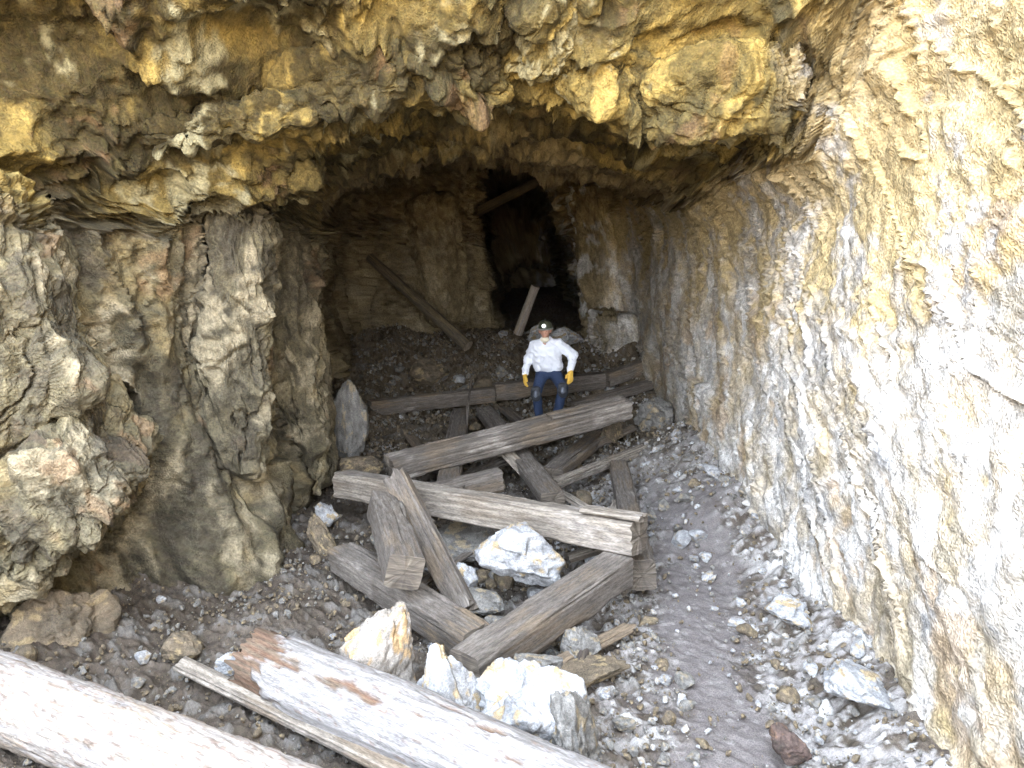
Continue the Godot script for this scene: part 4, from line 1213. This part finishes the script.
	# loose stones, one by one
	var kinds := []
	for k in 9:
		kinds.append([stone_mesh(100 + k, 2, 13, 0.10, Vector3(1.0, 0.7 + 0.06 * (k % 3), 0.85), [white, grey, brown][k % 3], 0.0, 0.9), k % 3])
	var rng := RandomNumberGenerator.new()
	rng.seed = 5
	# region: x range, depth range, count, size range, weights white/grey/brown, label tail, group
	var regions := [
		[0.3, 1.2, 4.0, 6.1, 46, 0.03, 0.085, [0.4, 0.4, 0.2], "in the rubble between the pile and the dusty path", "stones beside the path"],
		[1.6, 2.35, 4.0, 8.6, 46, 0.03, 0.13, [0.7, 0.2, 0.1], "at the foot of the right wall", "stones along the right wall"],
		[1.2, 2.25, 7.2, 10.6, 40, 0.03, 0.12, [0.6, 0.3, 0.1], "on the heap of waste at right, behind the path", "stones on the right heap"],
		[-3.3, -1.4, 4.6, 7.4, 36, 0.025, 0.09, [0.15, 0.4, 0.45], "on the dark floor at the left", "stones on the left floor"],
		[-1.4, 0.9, 5.5, 9.2, 64, 0.04, 0.15, [0.35, 0.4, 0.25], "between the fallen timbers", "stones among the timbers"],
		[-2.0, 1.6, 9.0, 13.6, 30, 0.05, 0.16, [0.1, 0.4, 0.5], "at the back of the timber pile", "stones behind the pile"],
		[-2.4, 2.1, 14.4, 17.6, 38, 0.09, 0.24, [0.3, 0.35, 0.35], "on the dim rubble slope behind the person", "stones on the inner slope"],
	]
	# a stone is told by its look and by the thing it lies nearest to
	var marks := [
		[pt(0.10, 0, 6.30), "the large white rock in the pile"], [pt(-0.86, 0, 4.75), "the pointed cream rock"], [pt(0.05, 0, 4.28), "the largest white rock in front"],
		[pt(-0.42, 0, 4.42), "the white rock leaning on the log"], [pt(0.48, 0, 5.35), "the round grey rock"], [pt(-3.25, 0, 5.30), "the tan boulder under the overhang"], [pt(-1.92, 0, 8.0), "the white rock at the left wall"],
		[pt(-2.12, 0, 10.5), "the tall boulder at the left wall"], [pt(-0.46, 0, 7.5), "the greenish grey slab"], [pt(1.62, 0, 4.2), "the dark reddish rock"], [pt(2.05, 0, 4.6), "the white block near the viewer"],
		[pt(2.05, 0, 5.7), "the white block beside the path"], [pt(2.15, 0, 11.9), "the grey boulder at the right wall"], [pt(-1.55, 0, 15.1), "the dim boulder on the slope"], [pt(-1.66, 0, 4.9), "the rotten end of the log"],
		[pt(1.0, 0, 6.1), "the right end of the pale timber"], [pt(-1.4, 0, 9.0), "the left end of the highest timber"], [pt(1.5, 0, 10.5), "the right end of the highest timber"], [pt(0.585, 0, 12.75), "the person"],
		[pt(0.12, 0, 17.0), "the leaning pale post"], [pt(-0.85, 0, 15.5), "the foot of the leaning pole"], [pt(-0.38, 0, 5.95), "the foot of the narrow leaning timber"], [pt(0.3, 0, 5.4), "the thick dark grey timber"],
		[pt(1.32, 0, 9.6), "the timber pointing at the viewer"], [pt(-2.2, 0, 5.06), "the left end of the foreground plank"], [pt(-1.45, 0, 6.8), "the lowest brown timber"], [pt(1.75, 0, 7.6), "the far end of the path"],
	]
	var kin := {}
	for e in regions:
		for k in e[4]:
			var x := rng.randf_range(e[0], e[1])
			var d := rng.randf_range(e[2], e[3])
			var s: float = lerpf(e[5], e[6], pow(rng.randf(), 2.2))
			var u := rng.randf()
			var kind := 0 if u < e[7][0] else 1 if u < e[7][0] + e[7][1] else 2
			var pick: Array = kinds[kind + 3 * rng.randi_range(0, 2)]
			var o := put("stone", pick[0], M.stone)
			o.position = Vector3(x, ground_y(x, d) + s * 0.38, -d)
			o.rotation = Vector3(rng.randf_range(-0.5, 0.5), rng.randf() * TAU, rng.randf_range(-0.5, 0.5))
			o.scale = Vector3.ONE * s * Vector3(rng.randf_range(0.8, 1.25), rng.randf_range(0.8, 1.1), 1.0)
			var best := 99.0
			var mark: Array
			for m in marks:
				var away := Vector2(m[0].x - x, m[0].z + d).length()
				if away < best:
					best = away
					mark = m
			var off := Vector2(x - mark[0].x, -d - mark[0].z)
			var side := ("right of " if off.x > 0 else "left of ") if absf(off.x) > absf(off.y) else ("in front of " if off.y > 0 else "behind ")
			var words: String = ["white", "grey", "brown"][kind] + (" stone " if s > 0.05 else " pebble ") + side + mark[1]
			if not kin.has(words):
				kin[words] = []
			kin[words].append([best, o])
			tag(o, words, "stone", e[9])
	for words in kin:
		var row: Array = kin[words]
		if row.size() == 1:
			continue
		row.sort_custom(func(a, b): return a[0] < b[0])
		for k in row.size():
			var rank: String = "nearest" if k == 0 else ["", "second", "third", "fourth", "fifth", "sixth", "seventh", "eighth", "ninth", "tenth", "eleventh", "twelfth", "thirteenth", "fourteenth"][mini(k, 13)] + " nearest"
			row[k][1].set_meta("label", rank + " " + words)
	# gravel: what nobody could count
	for g in 3:
		var mm := MultiMesh.new()
		mm.transform_format = MultiMesh.TRANSFORM_3D
		mm.mesh = stone_mesh(200 + g, 1, 8, 0.12, Vector3(1, 0.7, 0.85), [white, grey, brown][g], 0.0, 0.9)
		var places := []
		for k in [9000, 15000, 19000][g]:
			var x := rng.randf_range(-3.6, 2.45)
			var d := 3.0 + 15.0 * pow(rng.randf(), 1.4)
			var keep := 1.0 - 0.75 * path_mask(x, d)
			if g == 0:
				keep *= 0.08 + 0.92 * smoothstep(-0.4, 1.0, x + 0.8 * nb.get_noise_2d(x, d))
			keep *= smoothstep(-0.35, 0.35, nb.get_noise_2d(x * 1.4 + 30.0, d * 1.4)) * 0.85 + 0.15
			if rng.randf() > keep:
				continue
			var s := (0.006 + 0.03 * pow(rng.randf(), 4.0)) * (1.0 + 0.8 * smoothstep(9.0, 14.0, d))
			places.append(Transform3D(Basis.from_euler(Vector3(rng.randf() * 6.0, rng.randf() * 6.0, rng.randf() * 6.0)).scaled(Vector3.ONE * s), Vector3(x, ground_y(x, d) + 0.02 + s * 0.3, -d)))
		mm.instance_count = places.size()
		for k in places.size():
			mm.set_instance_transform(k, places[k])
		var o := MultiMeshInstance3D.new()
		o.name = numbered("gravel")
		o.multimesh = mm
		o.material_override = M.stone
		o.set_meta("kind", "stuff")
		add_child(o)
		tag(o, ["white quartz chips scattered over the mine floor", "grey gravel scattered over the mine floor", "brown gravel scattered over the mine floor"][g], "gravel")

# ---------------------------------------------------------------- the scene
func _ready() -> void:
	var cam := Camera3D.new()
	cam.name = "camera"
	cam.fov = 51.0
	cam.near = 0.05
	cam.far = 1000.0
	cam.position = Vector3(0, 2.9, 0)
	cam.rotation_degrees = Vector3(-9.6, 0, 0)
	add_child(cam)
	cam.current = true
	var env := Environment.new()
	env.background_mode = Environment.BG_SKY
	var sky_mat := ProceduralSkyMaterial.new()
	sky_mat.sky_top_color = Color(0.72, 0.77, 0.85)
	sky_mat.sky_horizon_color = Color(0.98, 0.98, 0.99)
	sky_mat.ground_horizon_color = Color(0.5, 0.45, 0.38)
	sky_mat.ground_bottom_color = Color(0.4, 0.34, 0.26)
	sky_mat.sun_angle_max = 20.0
	env.sky = Sky.new()
	env.sky.sky_material = sky_mat
	env.tonemap_mode = Environment.TONE_MAPPER_LINEAR
	env.tonemap_exposure = 34.0
	env.sdfgi_enabled = true
	env.ssao_enabled = true
	env.ssil_enabled = true
	var we := WorldEnvironment.new()
	we.name = "world"
	we.environment = env
	add_child(we)
	var sun := DirectionalLight3D.new()
	sun.name = "sun"
	sun.light_energy = 1.6
	sun.light_color = Color(1.0, 0.95, 0.86)
	sun.light_angular_distance = 0.5
	sun.shadow_enabled = true
	# the sun stands high behind the hill, so the portal lies in shade and the waste ground outside is lit
	sun.look_at_from_position(Vector3(-3, 16, -5.5), Vector3.ZERO)
	add_child(sun)
	build_materials()
	var t0 := Time.get_ticks_msec()
	build_mine()
	print("mine ", Time.get_ticks_msec() - t0)
	build_ground()
	print("ground ", Time.get_ticks_msec() - t0)
	build_timbers()
	print("timbers ", Time.get_ticks_msec() - t0)
	build_rocks()
	print("rocks ", Time.get_ticks_msec() - t0)
	build_person()
	print("person ", Time.get_ticks_msec() - t0)
